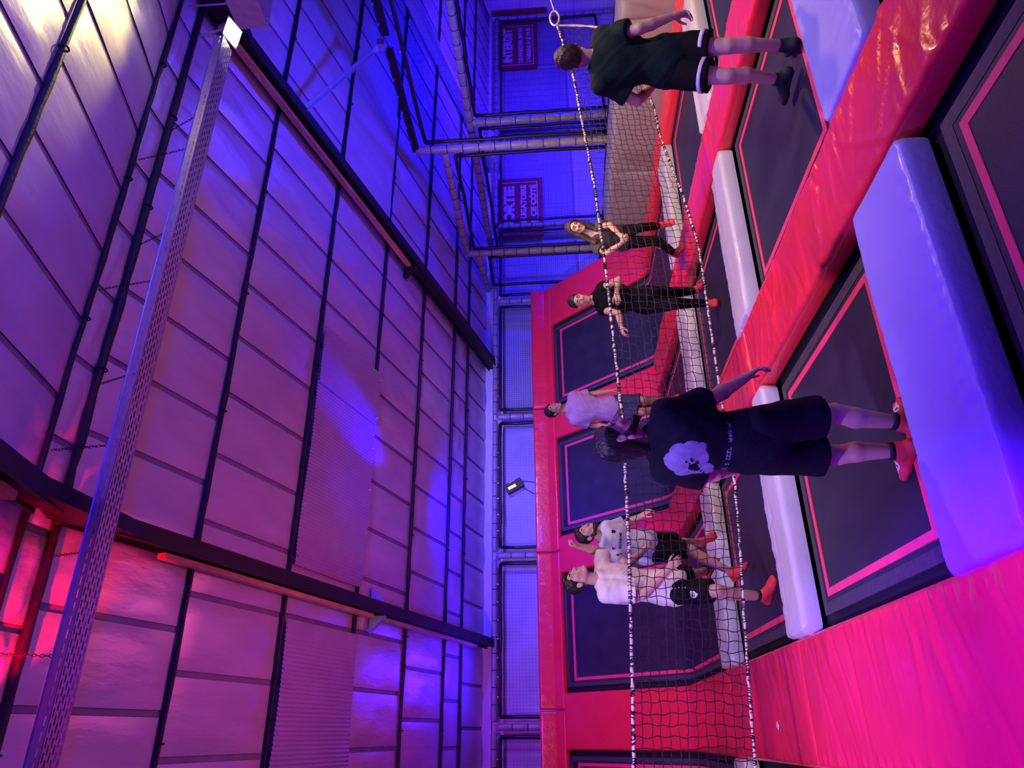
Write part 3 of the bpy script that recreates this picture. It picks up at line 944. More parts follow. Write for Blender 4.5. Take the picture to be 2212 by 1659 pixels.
part('square_bar', mb, M['steel'], t)
mb = MB()
for y in np.arange(3.2, 9.3, .33): mb.tube([(XS - .05, y, 4.21), (XS - .09, y, 4.22)], .014, 6)
tag(part('bolts', mb, M['galv'], t), kind='stuff')
SIDEG = 'side net panels'
net_panel('side net panel under the dark bare rail, in front of the tall side post', (XS + .02, 5.4, .75), (0, 1, 0), (0, 0, 1), 3.86, 3.22, .12, .0010, .035, SIDEG)
net_panel('side net panel between the tall and the shorter side posts', (XS + .02, 9.62, .75), (0, 1, 0), (0, 0, 1), 2.76, 2.74, .12, .0010, .035, SIDEG)
net_panel('side net panel between the shorter side post and the back frame', (XS + .02, 12.70, .75), (0, 1, 0), (0, 0, 1), 1.08, 2.45, .12, .0010, .035, SIDEG)
# second frame behind it
X2 = 10.35
sleeved('padded_post', 'blue-lit padded post of the second frame behind the tall side post', (X2, 9.75, -.4), (X2, 9.75, 3.24), .07, 'post', None, 35)
sleeved('padded_rail', 'blue-lit padded rail of the second frame running away to the back wall', (X2, 5.0, 3.26), (X2, 13.8, 3.26), .07, 'rail', None, 36)
net_panel('net panel of the second frame, before its post', (X2 + .02, 6.6, .6), (0, 1, 0), (0, 0, 1), 3.0, 2.55, .12, .0010, .034, SIDEG)
net_panel('net panel of the second frame, behind its post', (X2 + .02, 9.92, .6), (0, 1, 0), (0, 0, 1), 3.7, 2.5, .12, .0010, .034, SIDEG)

# ------------------------------------------------------------------ banners
def banner(label, xa, xb, za, zb, lines):
    t = thing('banner', label, 'banner', ((xa + xb) / 2, 14.02, za))
    mb = MB(); mb.box((xa, 14.0, za), (xb, 14.02, zb))
    part('sheet', mb, M['banner'], t)
    if lines:
        mb = MB(); mb.frame(xa + .12, xb - .12, za + .12, zb - .09, .022, 0, .004, lambda x, y, z: (x, 13.998 - z, y))
        part('border_line', mb, M['print'], t)
    for body, size, zc, wid in lines:
        me = text_mesh(body, size, .012 * size / .2)
        co = np.zeros(len(me.vertices) * 3); me.vertices.foreach_get('co', co); co = co.reshape(-1, 3)
        w = co[:, 0].max() - co[:, 0].min()
        co[:, 0] *= wid / w
        co[:, 0] -= (co[:, 0].max() + co[:, 0].min()) / 2
        me.vertices.foreach_set('co', co.ravel())
        me.materials.append(M['print'])
        o = link('lettering', me, t)
        b = BASE[t.name]
        o.location = ((xa + xb) / 2 - b[0], 13.992 - b[1], zc - b[2])
        o.rotation_euler = (math.pi / 2, 0, 0)
    return t


banner('red banner with white lettering forbidding to walk behind the airbag, near the top edge', 16.86, 18.74, 2.0, 3.20, [('INTERDIT', .34, 2.74, 1.42), ('DE MARCHER ENTRE', .17, 2.43, 1.46), ("L'AIRBAG & LE MUR", .17, 2.20, 1.46)])
banner('red exit banner with white lettering, partly behind a padded post', 10.95, 12.80, 2.0, 3.19, [('SORTIE', .34, 2.73, 1.36), ('OBLIGATOIRE', .18, 2.42, 1.40), ('DE CE CÔTÉ', .18, 2.17, 1.40)])
t = thing('banner', 'plain dark red sheet hanging at the top edge beyond the no-entry banner', 'banner', (20.0 - .9, 13.9, 1.9))
mb = MB(); mb.box((18.98, 13.86, 1.7), (19.18, 13.9, 3.3)); part('sheet', mb, M['dkred'], t)

# red glowing device on the back wall
t = thing('wall_light', 'tilted black box with a glowing red display on the back wall', 'wall light', (4.62, 14.1, 2.7))
def dev(cx, cz, y, hx, hz, dy, ang, m, name, par):
    ca, sa = math.cos(ang), math.sin(ang)
    vs = []
    for yy in (y, y - dy):
        for p, q in ((-1, -1), (1, -1), (1, 1), (-1, 1)):
            vs.append((cx + p * hx * ca - q * hz * sa, yy, cz + p * hx * sa + q * hz * ca))
    mbd = MB(); mbd.add(vs, [(0, 1, 2, 3), (7, 6, 5, 4), (0, 4, 5, 1), (1, 5, 6, 2), (2, 6, 7, 3), (3, 7, 4, 0)])
    return part(name, mbd, m, par)
A = math.radians(-62)
dev(4.60, 2.77, 14.18, .20, .13, .02, A, M['wall_frame'], 'back_plate', t)
dev(4.62, 2.79, 14.16, .185, .095, .11, A, M['black_tube'], 'box', t)
dev(4.585, 2.825, 14.045, .085, .028, .006, A, M['ledglow'], 'display', t)
dev(4.70, 2.83, 14.045, .07, .010, .006, A, M['print'], 'white_mark', t)
mb = MB()
mb.tube([(4.72, 14.12, 2.80), (4.74, 14.15, 2.6), (4.70, 14.16, 2.3), (4.75, 14.17, 2.0)], .006, 5)
mb.tube([(4.62, 14.12, 2.66), (4.5, 14.15, 2.45), (4.36, 14.17, 2.2)], .006, 5)
part('cables', mb, M['black'], t)

# ------------------------------------------------------------------ the volleyball net
t = thing('volleyball_net', 'slack black net with white lashed ropes stretched across the court', 'net', (3.2, 5.75, .3))
topk = [(-1.2, 1.42), (-.22, 1.37), (1.35, 1.28), (2.49, 1.25), (3.95, 1.29), (5.11, 1.34), (6.77, 1.49), (7.62, 1.64)]
botk = [(-1.2, .56), (-.22, .53), (.44, .48), (1.26, .40), (1.94, .36), (2.67, .38), (4.22, .39), (4.9, .46), (5.69, .60), (6.17, .62), (7.0, .74), (7.45, .90)]
nt = lambda k, x: float(np.interp(x, [a for a, b in k], [b for a, b in k]))
NX, NZ = 116, 13
node = np.zeros((NX + 1, NZ + 1, 3))
xl = -1.15
for i in range(NX + 1):
    x = xl + (7.6 - xl) * i / NX
    for j in range(NZ + 1):
        q = j / NZ
        xb = xl + (7.45 - xl) * i / NX
        xx = x * (1 - q) + xb * q
        zt, zb = nt(topk, x), nt(botk, xb)
        jig = .010 if 0 < j < NZ else 0
        node[i, j] = (xx + rng.uniform(-jig, jig) + .02 * math.sin(q * 5 + i * .3) * q, 5.75 + .05 * math.sin(x * 1.1) * q + rng.uniform(-jig, jig), zt + (zb - zt) * q + rng.uniform(-jig, jig) - .006 * math.sin(i * math.pi) )
mb = MB()
for i in range(NX + 1):
    pts = []
    for j in range(NZ + 1):
        pts.append(node[i, j])
        if j < NZ:
            mid = (node[i, j] + node[i, j + 1]) / 2
            pts.append(mid + np.array([.006 * (1 if (i + j) % 2 else -1), 0, 0]))
    mb.tube(pts, .0033, 4, False)
for j in range(1, NZ):
    pts = []
    for i in range(NX + 1):
        pts.append(node[i, j])
        if i < NX:
            mid = (node[i, j] + node[i + 1, j]) / 2
            pts.append(mid + np.array([0, 0, -.005]))
    mb.tube(pts, .0033, 4, False)
tag(part('mesh', mb, M['net'], t), kind='stuff')
for nm, j, rad in (('top_rope', 0, .0125), ('bottom_rope', NZ, .010)):
    pts, rs = [], []
    for i in range(NX + 1):
        p = node[i, j]
        pts.append(p); rs.append(rad * rng.uniform(.65, 1.2))
        if i < NX:
            pts.append((p + node[i + 1, j]) / 2 + np.array([0, 0, rng.uniform(-.005, .005)])); rs.append(rad * rng.uniform(.9, 1.25))
    mb = MB(); mb.tube(pts, rs, 7)
    o = part(nm, mb, M['rope'], t, True)
    mb = MB()
    for i in range(NX):
        p, q = Vector(node[i, j]), Vector(node[i + 1, j])
        for f in rng.uniform(0, 1, 3 if i % 3 else 7):
            ax = (q - p).normalized() + Vector((0, rng.uniform(-.5, .5), rng.uniform(-.6, .6)))
            mb.ring(p.lerp(q, f), ax, rad * 1.15, .0042, 8, 4)
    tag(part('lashing', mb, M['cord'], o), kind='stuff')
# side rope and the cord that carries the right end
a = Vector(node[NX, 0]); b = Vector(node[NX, NZ])
mb = MB(); mb.tube([a.lerp(b, f) + Vector((.05 * math.sin(f * 3.1), 0, .01 * math.sin(f * 20))) for f in np.linspace(0, 1, 14)], [.012 * rng.uniform(.7, 1.2) for _ in range(14)], 7)
part('side_rope', mb, M['rope'], t, True)
mb = MB()
lp = [a + Vector((.14 + .13 * math.cos(q), 0, .03 + .055 * math.sin(q))) for q in np.linspace(0, 2 * math.pi, 13)]
mb.tube(lp, .012, 7, False)
part('end_loop', mb, M['rope'], t, True)
mb = MB(); mb.tube([a + Vector((.27, 0, .03)), a + Vector((1.0, 0, .16)), a + Vector((2.2, .1, .40))], .007, 6)
part('end_cord', mb, M['rope'], t, True)
PEOPLE={
 'man':{'hc': [1.347, 3.38, 1.5], 'neck': [1.332, 3.421, 1.346], 'sr': [1.422, 3.27, 1.275], 'sl': [1.249, 3.58, 1.256], 'hr': [1.375, 3.36, 0.805], 'hl': [1.289, 3.562, 0.771], 'er': [1.522, 3.336, 1.027], 'wr': [1.658, 3.396, 0.83], 'el': [1.25, 3.74, 1.032], 'wl': [1.319, 3.857, 0.825], 'kr': [1.45, 3.41, 0.406], 'kl': [1.29, 3.589, 0.364], 'ar': [1.399, 3.435, 0.085], 'al': [1.279, 3.524, 0.085], 'ff': [0.93, -0.299, 0.213], 'fu': [-0.217, 0.108, 0.97], 'tf': [0.893, 0.451, 0.0], 'fr': [0.873, 0.487, 0.0], 'fl': [-0.387, 0.922, 0.0], 'hdr': [0.507, -0.146, -0.849], 'hnr': [-0.56, 0.277, -0.781], 'hdl': [0.771, 0.185, -0.609], 'hnl': [0.308, -0.912, -0.272]},
 'boy':{'hc': [4.4, 3.595, 1.59], 'neck': [4.399, 3.607, 1.439], 'sr': [4.525, 3.549, 1.377], 'sl': [4.23, 3.694, 1.39], 'hr': [4.444, 3.623, 0.901], 'hl': [4.293, 3.697, 0.908], 'er': [4.438, 3.427, 1.128], 'wr': [4.525, 3.41, 0.884], 'el': [4.177, 3.826, 1.137], 'wl': [4.385, 3.902, 1.002], 'kr': [4.295, 3.502, 0.517], 'kl': [4.114, 3.604, 0.528], 'ar': [4.344, 3.57, 0.105], 'al': [4.183, 3.723, 0.132], 'ff': [0.572, 0.821, 0.0], 'fu': [0.049, 0.031, 0.998], 'tf': [0.444, 0.896, 0.0], 'fr': [0.611, 0.792, 0.0], 'fl': [-0.183, 0.983, 0.0], 'hdr': [0.176, 0.023, -0.984], 'hnr': [-0.965, 0.237, -0.108], 'hdl': [0.942, 0.226, -0.248], 'hnl': [-0.314, -0.634, 0.707]},
 'dark':{'hc': [5.69, 7.157, 1.498], 'neck': [5.623, 7.224, 1.332], 'sr': [5.464, 7.287, 1.241], 'sl': [5.723, 7.195, 1.212], 'hr': [5.594, 7.382, 0.891], 'hl': [5.723, 7.34, 0.902], 'er': [5.259, 7.134, 1.14], 'wr': [5.276, 6.961, 0.965], 'el': [5.577, 6.997, 1.086], 'wl': [5.363, 6.93, 0.982], 'kr': [5.523, 7.285, 0.501], 'kl': [5.536, 7.03, 0.711], 'ar': [5.551, 7.592, 0.247], 'al': [5.726, 7.246, 0.434], 'ff': [-0.352, -0.935, -0.05], 'fu': [0.296, -0.147, 0.944], 'tf': [-0.35, -0.931, 0.099], 'fr': [-0.186, -0.977, -0.106], 'fl': [-0.376, -0.76, -0.53], 'hdr': [0.333, -0.714, -0.615], 'hnr': [0.73, 0.683, 0.0], 'hdl': [-0.77, -0.168, -0.615], 'hnl': [0.73, 0.683, 0.0]},
 'black':{'hc': [4.403, 6.842, 1.523], 'neck': [4.427, 6.863, 1.364], 'sr': [4.328, 6.931, 1.263], 'sl': [4.533, 6.796, 1.255], 'hr': [4.367, 6.95, 0.73], 'hl': [4.489, 6.889, 0.736], 'er': [4.167, 6.766, 1.101], 'wr': [3.933, 6.673, 1.094], 'el': [4.484, 6.575, 1.089], 'wl': [4.252, 6.486, 1.131], 'kr': [4.197, 6.669, 0.473], 'kl': [4.617, 7.092, 0.394], 'ar': [4.288, 6.832, 0.111], 'al': [4.787, 7.332, 0.113], 'ff': [-0.332, -0.938, -0.099], 'fu': [0.0, 0.0, 1.0], 'tf': [-0.398, -0.917, 0.0], 'fr': [-0.53, -0.847, -0.02], 'fl': [-0.137, -0.99, -0.021], 'hdr': [-0.958, 0.133, -0.255], 'hnr': [0.174, 0.132, -0.976], 'hdl': [-0.965, 0.237, -0.108], 'hnl': [0.425, 0.858, -0.287]},
 'purple':{'hc': [4.221, 9.422, 1.869], 'neck': [4.208, 9.442, 1.688], 'sr': [4.063, 9.488, 1.581], 'sl': [4.394, 9.391, 1.58], 'hr': [4.155, 9.517, 1.007], 'hl': [4.318, 9.47, 1.005], 'er': [4.023, 9.591, 1.3], 'wr': [3.944, 9.459, 1.078], 'el': [4.463, 9.452, 1.292], 'wl': [4.457, 9.351, 1.042], 'kr': [4.089, 9.305, 0.619], 'kl': [4.279, 9.311, 0.589], 'ar': [4.164, 9.493, 0.233], 'al': [4.341, 9.51, 0.206], 'ff': [0.247, -0.949, 0.198], 'fu': [-0.089, 0.044, 0.995], 'tf': [-0.167, -0.986, 0.0], 'fr': [-0.508, -0.812, -0.286], 'fl': [-0.161, -0.948, -0.276], 'hdr': [-0.087, -0.176, -0.981], 'hnr': [0.94, -0.342, 0.0], 'hdl': [0.132, -0.174, -0.976], 'hnl': [-0.842, 0.54, 0.0]},
 'blue':{'hc': [1.829, 7.163, 1.555], 'neck': [1.782, 7.219, 1.411], 'sr': [1.61, 7.232, 1.329], 'sl': [1.885, 7.215, 1.367], 'hr': [1.651, 7.348, 0.982], 'hl': [1.778, 7.343, 0.957], 'er': [1.48, 7.026, 1.187], 'wr': [1.568, 6.842, 1.04], 'el': [1.967, 7.328, 1.123], 'wl': [1.974, 7.103, 1.008], 'kr': [1.655, 7.268, 0.532], 'kl': [1.8, 7.553, 0.598], 'ar': [1.419, 7.232, 0.164], 'al': [1.868, 7.841, 0.318], 'ff': [0.466, -0.807, 0.362], 'fu': [-0.174, 0.194, 0.966], 'tf': [0.004, -0.995, 0.099], 'fr': [0.431, -0.831, -0.352], 'fl': [0.196, -0.819, -0.539], 'hdr': [0.437, -0.757, -0.485], 'hnr': [0.886, 0.392, 0.248], 'hdl': [0.425, -0.445, -0.788], 'hnl': [-0.543, 0.636, -0.549]},
 'white':{'hc': [1.239, 6.495, 1.691], 'neck': [1.237, 6.509, 1.506], 'sr': [1.099, 6.436, 1.452], 'sl': [1.323, 6.615, 1.455], 'hr': [1.113, 6.538, 0.865], 'hl': [1.237, 6.646, 0.838], 'er': [1.083, 6.405, 1.131], 'wr': [1.285, 6.33, 0.896], 'el': [1.552, 6.803, 1.451], 'wl': [1.573, 6.65, 1.666], 'kr': [1.078, 6.264, 0.524], 'kl': [1.369, 7.018, 0.646], 'ar': [1.049, 6.41, 0.122], 'al': [1.464, 7.342, 0.383], 'ff': [0.624, -0.641, 0.447], 'fu': [-0.407, 0.314, 0.858], 'tf': [0.545, -0.832, 0.101], 'fr': [0.62, -0.78, -0.085], 'fl': [0.819, 0.196, -0.539], 'hdr': [0.547, -0.407, -0.732], 'hnr': [0.227, 0.923, -0.309], 'hdl': [0.186, -0.322, 0.928], 'hnl': [0.85, -0.421, -0.316]},
}


# ------------------------------------------------------------------ people: one continuous surface each, grown from tapered limbs
def A3(v): return np.array(v, dtype=np.float64)
def nrm(v): return v / (np.linalg.norm(v) + 1e-9)


class Field:
    def __init__(s, lo, hi, h):
        s.h = h; s.o = A3(lo)
        s.n = np.ceil((A3(hi) - s.o) / h).astype(int) + 1
        s.F = np.full(s.n, .3, dtype=np.float32)

    def region(s, lo, hi):
        a = np.clip(np.floor((lo - s.o) / s.h).astype(int), 0, s.n)
        b = np.clip(np.ceil((hi - s.o) / s.h).astype(int) + 1, 0, s.n)
        if np.any(b <= a): return None
        sl = tuple(slice(a[i], b[i]) for i in range(3))
        g = [(s.o[i] + s.h * np.arange(a[i], b[i])).astype(np.float32) for i in range(3)]
        return sl, g[0][:, None, None], g[1][None, :, None], g[2][None, None, :]

    def put(s, d, sl, k, sub=False):
        f = s.F[sl]
        if sub:
            d = -d
            hh = np.maximum(k - np.abs(f - d), 0) / k
            s.F[sl] = np.maximum(f, d) + hh * hh * k * .25
        else:
            hh = np.maximum(k - np.abs(f - d), 0) / k
            s.F[sl] = np.minimum(f, d) - hh * hh * k * .25

    def rc(s, a, b, r1, r2, k=.015, clip=None, sub=False):
        a, b = A3(a), A3(b)
        pad = max(r1, r2) + .06
        rg = s.region(np.minimum(a, b) - pad, np.maximum(a, b) + pad)
        if rg is None: return
        sl, X, Y, Z = rg
        ba = b - a; L2 = float(ba @ ba) + 1e-9
        t = np.clip(((X - a[0]) * ba[0] + (Y - a[1]) * ba[1] + (Z - a[2]) * ba[2]) / L2, 0, 1)
        d = np.sqrt((X - a[0] - t * ba[0]) ** 2 + (Y - a[1] - t * ba[1]) ** 2 + (Z - a[2] - t * ba[2]) ** 2) - (r1 + (r2 - r1) * t)
        if clip is not None:
            c, n = clip
            d = np.maximum(d, (X - c[0]) * n[0] + (Y - c[1]) * n[1] + (Z - c[2]) * n[2])
        s.put(d, sl, k, sub)

    def el(s, c, ax, r, k=.02, sub=False, clip=None):
        c = A3(c)
        pad = max(r) + .06
        rg = s.region(c - pad, c + pad)
        if rg is None: return
        sl, X, Y, Z = rg
        x, y, z = X - c[0], Y - c[1], Z - c[2]
        k0 = 0; k1 = 0
        for i in range(3):
            q = x * ax[i][0] + y * ax[i][1] + z * ax[i][2]
            k0 = k0 + (q / r[i]) ** 2
            k1 = k1 + (q / r[i] ** 2) ** 2
        k0 = np.sqrt(k0); k1 = np.sqrt(k1) + 1e-6
        d = k0 * (k0 - 1) / k1
        if clip is not None:
            cc, n = clip
            d = np.maximum(d, (X - cc[0]) * n[0] + (Y - cc[1]) * n[1] + (Z - cc[2]) * n[2])
        s.put(d, sl, k, sub)

    def plane(s, c, n, k=.004):
        """keep only the side where (p - c).n < 0"""
        g = [(s.o[i] + s.h * np.arange(s.n[i])).astype(np.float32) for i in range(3)]
        d = (g[0][:, None, None] - c[0]) * n[0] + (g[1][None, :, None] - c[1]) * n[1] + (g[2][None, None, :] - c[2]) * n[2]
        s.F = np.maximum(s.F, d)

    def noise(s, amp, freq, seed=0, fold=None):
        r = np.random.default_rng(seed)
        g = [(s.o[i] + s.h * np.arange(s.n[i])).astype(np.float32) for i in range(3)]
        X, Y, Z = g[0][:, None, None], g[1][None, :, None], g[2][None, None, :]
        w = 0
        for k in range(4):
            d = nrm(r.normal(size=3)) * freq * r.uniform(.6, 1.6)
            if fold is not None: d = d - fold * (d @ fold) * .75
            a = X * d[0] + Y * d[1] + Z * d[2] + r.uniform(0, 6)
            w = w + np.sin(a + 1.3 * np.sin(.45 * a + k))
        s.F = s.F + (amp * .45 * w).astype(np.float32)

    def mesh(s):
        F, h = s.F, s.h
        ins = F < 0
        nx, ny, nz = F.shape
        cnt = np.zeros((nx - 1, ny - 1, nz - 1), np.uint8)
        for i in (0, 1):
            for j in (0, 1):
                for k in (0, 1):
                    cnt += ins[i:nx - 1 + i, j:ny - 1 + j, k:nz - 1 + k]
        C = np.argwhere((cnt > 0) & (cnt < 8))
        idm = np.full((nx - 1, ny - 1, nz - 1), -1, np.int32)
        idm[C[:, 0], C[:, 1], C[:, 2]] = np.arange(len(C))
        off = np.array([[i, j, k] for i in (0, 1) for j in (0, 1) for k in (0, 1)])
        val = np.stack([F[C[:, 0] + o[0], C[:, 1] + o[1], C[:, 2] + o[2]] for o in off], 1)
        pos = np.zeros((len(C), 3)); n = np.zeros(len(C))
        for a in range(8):
            for b in range(a + 1, 8):
                if np.abs(off[a] - off[b]).sum() != 1: continue
                va, vb = val[:, a], val[:, b]
                cr = (va < 0) != (vb < 0)
                t = va / np.where(cr, va - vb, 1)
                p = off[a] + t[:, None] * (off[b] - off[a])
                pos += np.where(cr[:, None], p, 0); n += cr
        V = s.o + h * (C + pos / n[:, None])
        Q = []
        for ax in range(3):
            sl0 = [slice(None)] * 3; sl1 = [slice(None)] * 3
            sl0[ax] = slice(0, -1); sl1[ax] = slice(1, None)
            a, b = ins[tuple(sl0)], ins[tuple(sl1)]
            E = np.argwhere(a != b)
            o1, o2 = [q for q in range(3) if q != ax]
            E = E[(E[:, o1] > 0) & (E[:, o2] > 0) & (E[:, o1] < F.shape[o1] - 1) & (E[:, o2] < F.shape[o2] - 1)]
            def cell(d1, d2):
                c = E.copy(); c[:, o1] += d1; c[:, o2] += d2
                return idm[c[:, 0], c[:, 1], c[:, 2]]
            q = np.stack([cell(-1, -1), cell(0, -1), cell(0, 0), cell(-1, 0)], 1)
            fl = a[E[:, 0], E[:, 1], E[:, 2]]
            if ax == 1: fl = ~fl
            q[~fl] = q[~fl][:, ::-1]
            Q.append(q)
        Q = np.concatenate(Q)
        Q = Q[(Q >= 0).all(1)]
        return V, Q


def field_part(name, fld, m, parent):
    V, Q = fld.mesh()
    b = A3(BASE[parent.name])
    me = bpy.data.meshes.new(name)
    me.vertices.add(len(V)); me.vertices.foreach_set('co', (V - b).ravel().astype(np.float32))
    me.loops.add(len(Q) * 4); me.loops.foreach_set('vertex_index', Q.ravel().astype(np.int32))
    me.polygons.add(len(Q)); me.polygons.foreach_set('loop_start', np.arange(0, len(Q) * 4, 4, dtype=np.int32))
    me.polygons.foreach_set('use_smooth', np.ones(len(Q), bool))
    me.materials.append(m)
    me.update(); me.validate()
    return link(name, me, parent)


def hand(f, w, d, nrmv, s, side, curl=.35, spread=.12):
    """palm, four unequal bent fingers and a thumb; nrmv points out of the palm, side=+1/-1 gives the thumb side"""
    d = nrm(d); n = nrm(nrmv - d * (nrmv @ d)); l = np.cross(d, n) * side
    kn = []
    for i, x in enumerate((.027, .009, -.009, -.026)):
        k = w + d * (.088 - .006 * abs(i - 1)) * s + l * x * s - n * .004 * s
        kn.append(k)
        f.rc(w + l * x * .55 * s + d * .01, k, .0165 * s, .0112 * s, .014)
    for i, L in enumerate((.074, .083, .077, .060)):
        dd = nrm(d + l * (1.2 - i) * spread * .7)
        p = kn[i]; ang = 0; r = .0094 * s
        for q, fr in enumerate((.46, .30, .24)):
            ang += curl * (.8, 1.25, .9)[q] * (1 + .10 * i)
            e = p + (dd * math.cos(ang) + n * math.sin(ang)) * L * fr * s
            f.rc(p, e, r, r * .90, .0035); p = e; r *= .90
    tb = w + d * .022 * s + l * .022 * s + n * .006 * s
    t1 = tb + nrm(d * .62 + l * .72 + n * .25) * .042 * s
    t2 = t1 + nrm(d * .85 + l * .35 + n * .35) * .032 * s
    t3 = t2 + nrm(d * .95 + l * .10 + n * .40) * .026 * s
    f.rc(tb, t1, .0150 * s, .0115 * s, .012); f.rc(t1, t2, .0112 * s, .0098 * s, .004); f.rc(t2, t3, .0096 * s, .0078 * s, .004)


def torso(f, J, e, w, k=.03):
    u, r, fw, L, mS, mH, s = J['u'], J['r'], J['f'], J['L'], J['mS'], J['mH'], J['s']
    ax = (r, fw, u)
    f.el(mH + u * .70 * L, ax, (.160 * s * w + e, .108 * s + e, .20 * s + e * .5), k)
    f.el(mH + u * .36 * L, ax, (.140 * s * w + e, .098 * s + e, .17 * s + e), k)
    f.el(mH + u * .04 * L - fw * .01, ax, (.155 * s * w + e, .112 * s + e, .125 * s + e), k)
    for q in ('sr', 'sl'):
        f.rc(J['neck'] - u * .02 * s, J[q] - u * .005, .050 * s + e, .052 * s + e, k)
        f.rc(J[q] - u * .01, mH + u * .62 * L + r * (.10 if q == 'sr' else -.10) * s, .055 * s + e, .07 * s + e, k)


def person(name, label, key, s, w, skin, hair, cloth, style, h=.006, base_z=0.0, curls=(.35, .35), face=True, beard=0, smile=0):
    J = {k: A3(v) for k, v in PEOPLE[key].items()}
    J['s'] = s
    J['mS'] = (J['sr'] + J['sl']) / 2; J['mH'] = (J['hr'] + J['hl']) / 2
    J['u'] = nrm(J['mS'] - J['mH'])
    tf = J['tf']
    r0 = nrm(J['sr'] - J['sl'])
    J['f'] = nrm(np.cross(J['u'], r0))
    if J['f'] @ tf < 0: J['f'] = -J['f']
    J['r'] = nrm(np.cross(J['f'], J['u']))
    if J['r'] @ r0 < 0: J['r'] = -J['r']
    J['L'] = float(np.linalg.norm(J['mS'] - J['mH']))
    u, r, fw, L = J['u'], J['r'], J['f'], J['L']
    base = (float(J['mH'][0]), float(J['mH'][1]), base_z)
    root = thing(name, label, 'person', base)
    pts = np.array([v for k, v in J.items() if k in ('hc', 'neck', 'sr', 'sl', 'er', 'el', 'wr', 'wl', 'hr', 'hl', 'kr', 'kl', 'ar', 'al')])
    lo, hi = pts.min(0) - .26, pts.max(0) + .26
    hf = nrm(J['ff']); hu = nrm(J['fu'] - hf * (J['fu'] @ hf)); hr = np.cross(hf, hu)
    H3 = (hr, hf, hu)
    hc = J['hc']
    P = lambda x, y, z: hc + hr * (x * s) + hf * (y * s) + hu * (z * s)
    # ---- body
    f = Field(lo, hi, h)
    torso(f, J, 0, w)
    f.rc(J['neck'] - u * .04, P(0, -.012, -.055), .056 * s * (.5 + .5 * w), .050 * s * (.5 + .5 * w), .025)
    for q, e, wv, sd, hd, hn, cu in (('sr', 'er', 'wr', 1, 'hdr', 'hnr', curls[0]), ('sl', 'el', 'wl', -1, 'hdl', 'hnl', curls[1])):
        a, b, c = J[q], J[e], J[wv]
        f.rc(a, b, .052 * s * w, .040 * s * w, .02)
        f.rc(b, b + (c - b) * .35, .040 * s * w, .041 * s * w, .015)
        f.rc(b + (c - b) * .35, c, .041 * s * w, .0265 * s * w, .015)
        hand(f, c, J[hd], J[hn], s * (.94 if w < 1 else 1.0), sd, cu)
    for a, b, c, ft in (('hr', 'kr', 'ar', 'fr'), ('hl', 'kl', 'al', 'fl')):
        p, q, t = J[a], J[b], J[c]
        f.rc(p, q, .086 * s, .053 * s, .03)
        sh = nrm(t - q); bk = nrm(-J[ft] + sh * (J[ft] @ sh))
        f.rc(q, q + (t - q) * .30 + bk * .016 * s, .052 * s, .055 * s, .015)
        f.rc(q + (t - q) * .30 + bk * .016 * s, t, .054 * s, .034 * s, .015)
        d = J[ft]
        dn = nrm(sh - d * (sh @ d) * .9)
        heel = t - d * .045 * s + dn * .050 * s; ball = t + d * .115 * s + dn * .058 * s; toe = t + d * .178 * s + dn * .066 * s
        lat = np.cross(d, dn)
        f.rc(t, heel, .036 * s, .032 * s, .012); f.rc(heel, ball, .031 * s, .026 * s, .012); f.rc(t, ball, .036 * s, .026 * s, .02)
        f.rc(ball + lat * .022 * s, toe + lat * .018 * s, .024 * s, .017 * s, .012); f.rc(ball - lat * .022 * s, toe - lat * .018 * s, .022 * s, .015 * s, .012)
        J[c + 'h'], J[c + 'b'], J[c + 't'], J[c + 'd'], J[c + 'l'] = heel, ball, toe, dn, lat
    # head
    f.el(P(0, -.014, .030), H3, (.074 * s, .094 * s, .088 * s), .02)
    f.el(P(0, .022, -.032), H3, (.059 * s, .070 * s, .084 * s), .02)
    for x in (-1, 1):
        f.rc(P(.046 * x, .002, -.058), P(.012 * x, .066, -.106), .022 * s, .018 * s, .02)
        f.rc(P(.038 * x, .062, -.022), P(.030 * x, .074, -.034), .020 * s, .018 * s, .015)
        f.el(P(.078 * x, -.010, -.006), (nrm(hr * x + hf * .35), nrm(hf - hr * x * .35), hu), (.009 * s, .021 * s, .033 * s), .006)
        f.el(P(.089 * x, -.006, -.002), H3, (.008 * s, .010 * s, .017 * s), .005, True)
    f.rc(P(-.040, .078, .030), P(.040, .078, .030), .013 * s, .013 * s, .012)
    f.rc(P(0, .086, .016), P(0, .110, -.026), .009 * s, .0135 * s, .010)
    for x in (-1, 1):
        f.rc(P(.012 * x, .096, -.030), P(.013 * x, .098, -.031), .009 * s, .009 * s, .006)
        f.el(P(.031 * x, .104, .010), H3, (.018 * s, .020 * s, .012 * s), .012, True)
    f.rc(P(-.022, .086, -.060), P(.022, .086, -.060), .0085 * s, .0085 * s, .010)
    f.rc(P(-.018, .085, -.075), P(.018, .085, -.075), .0095 * s, .0095 * s, .010)
    f.rc(P(-.010, .080, -.103), P(.010, .080, -.103), .016 * s, .016 * s, .014)
    if smile or beard == 2:
        f.el(P(0, .098, -.067), H3, (.022 * s, .014 * s, .006 * s), .006, True)
    body = field_part('body', f, M[skin], root)
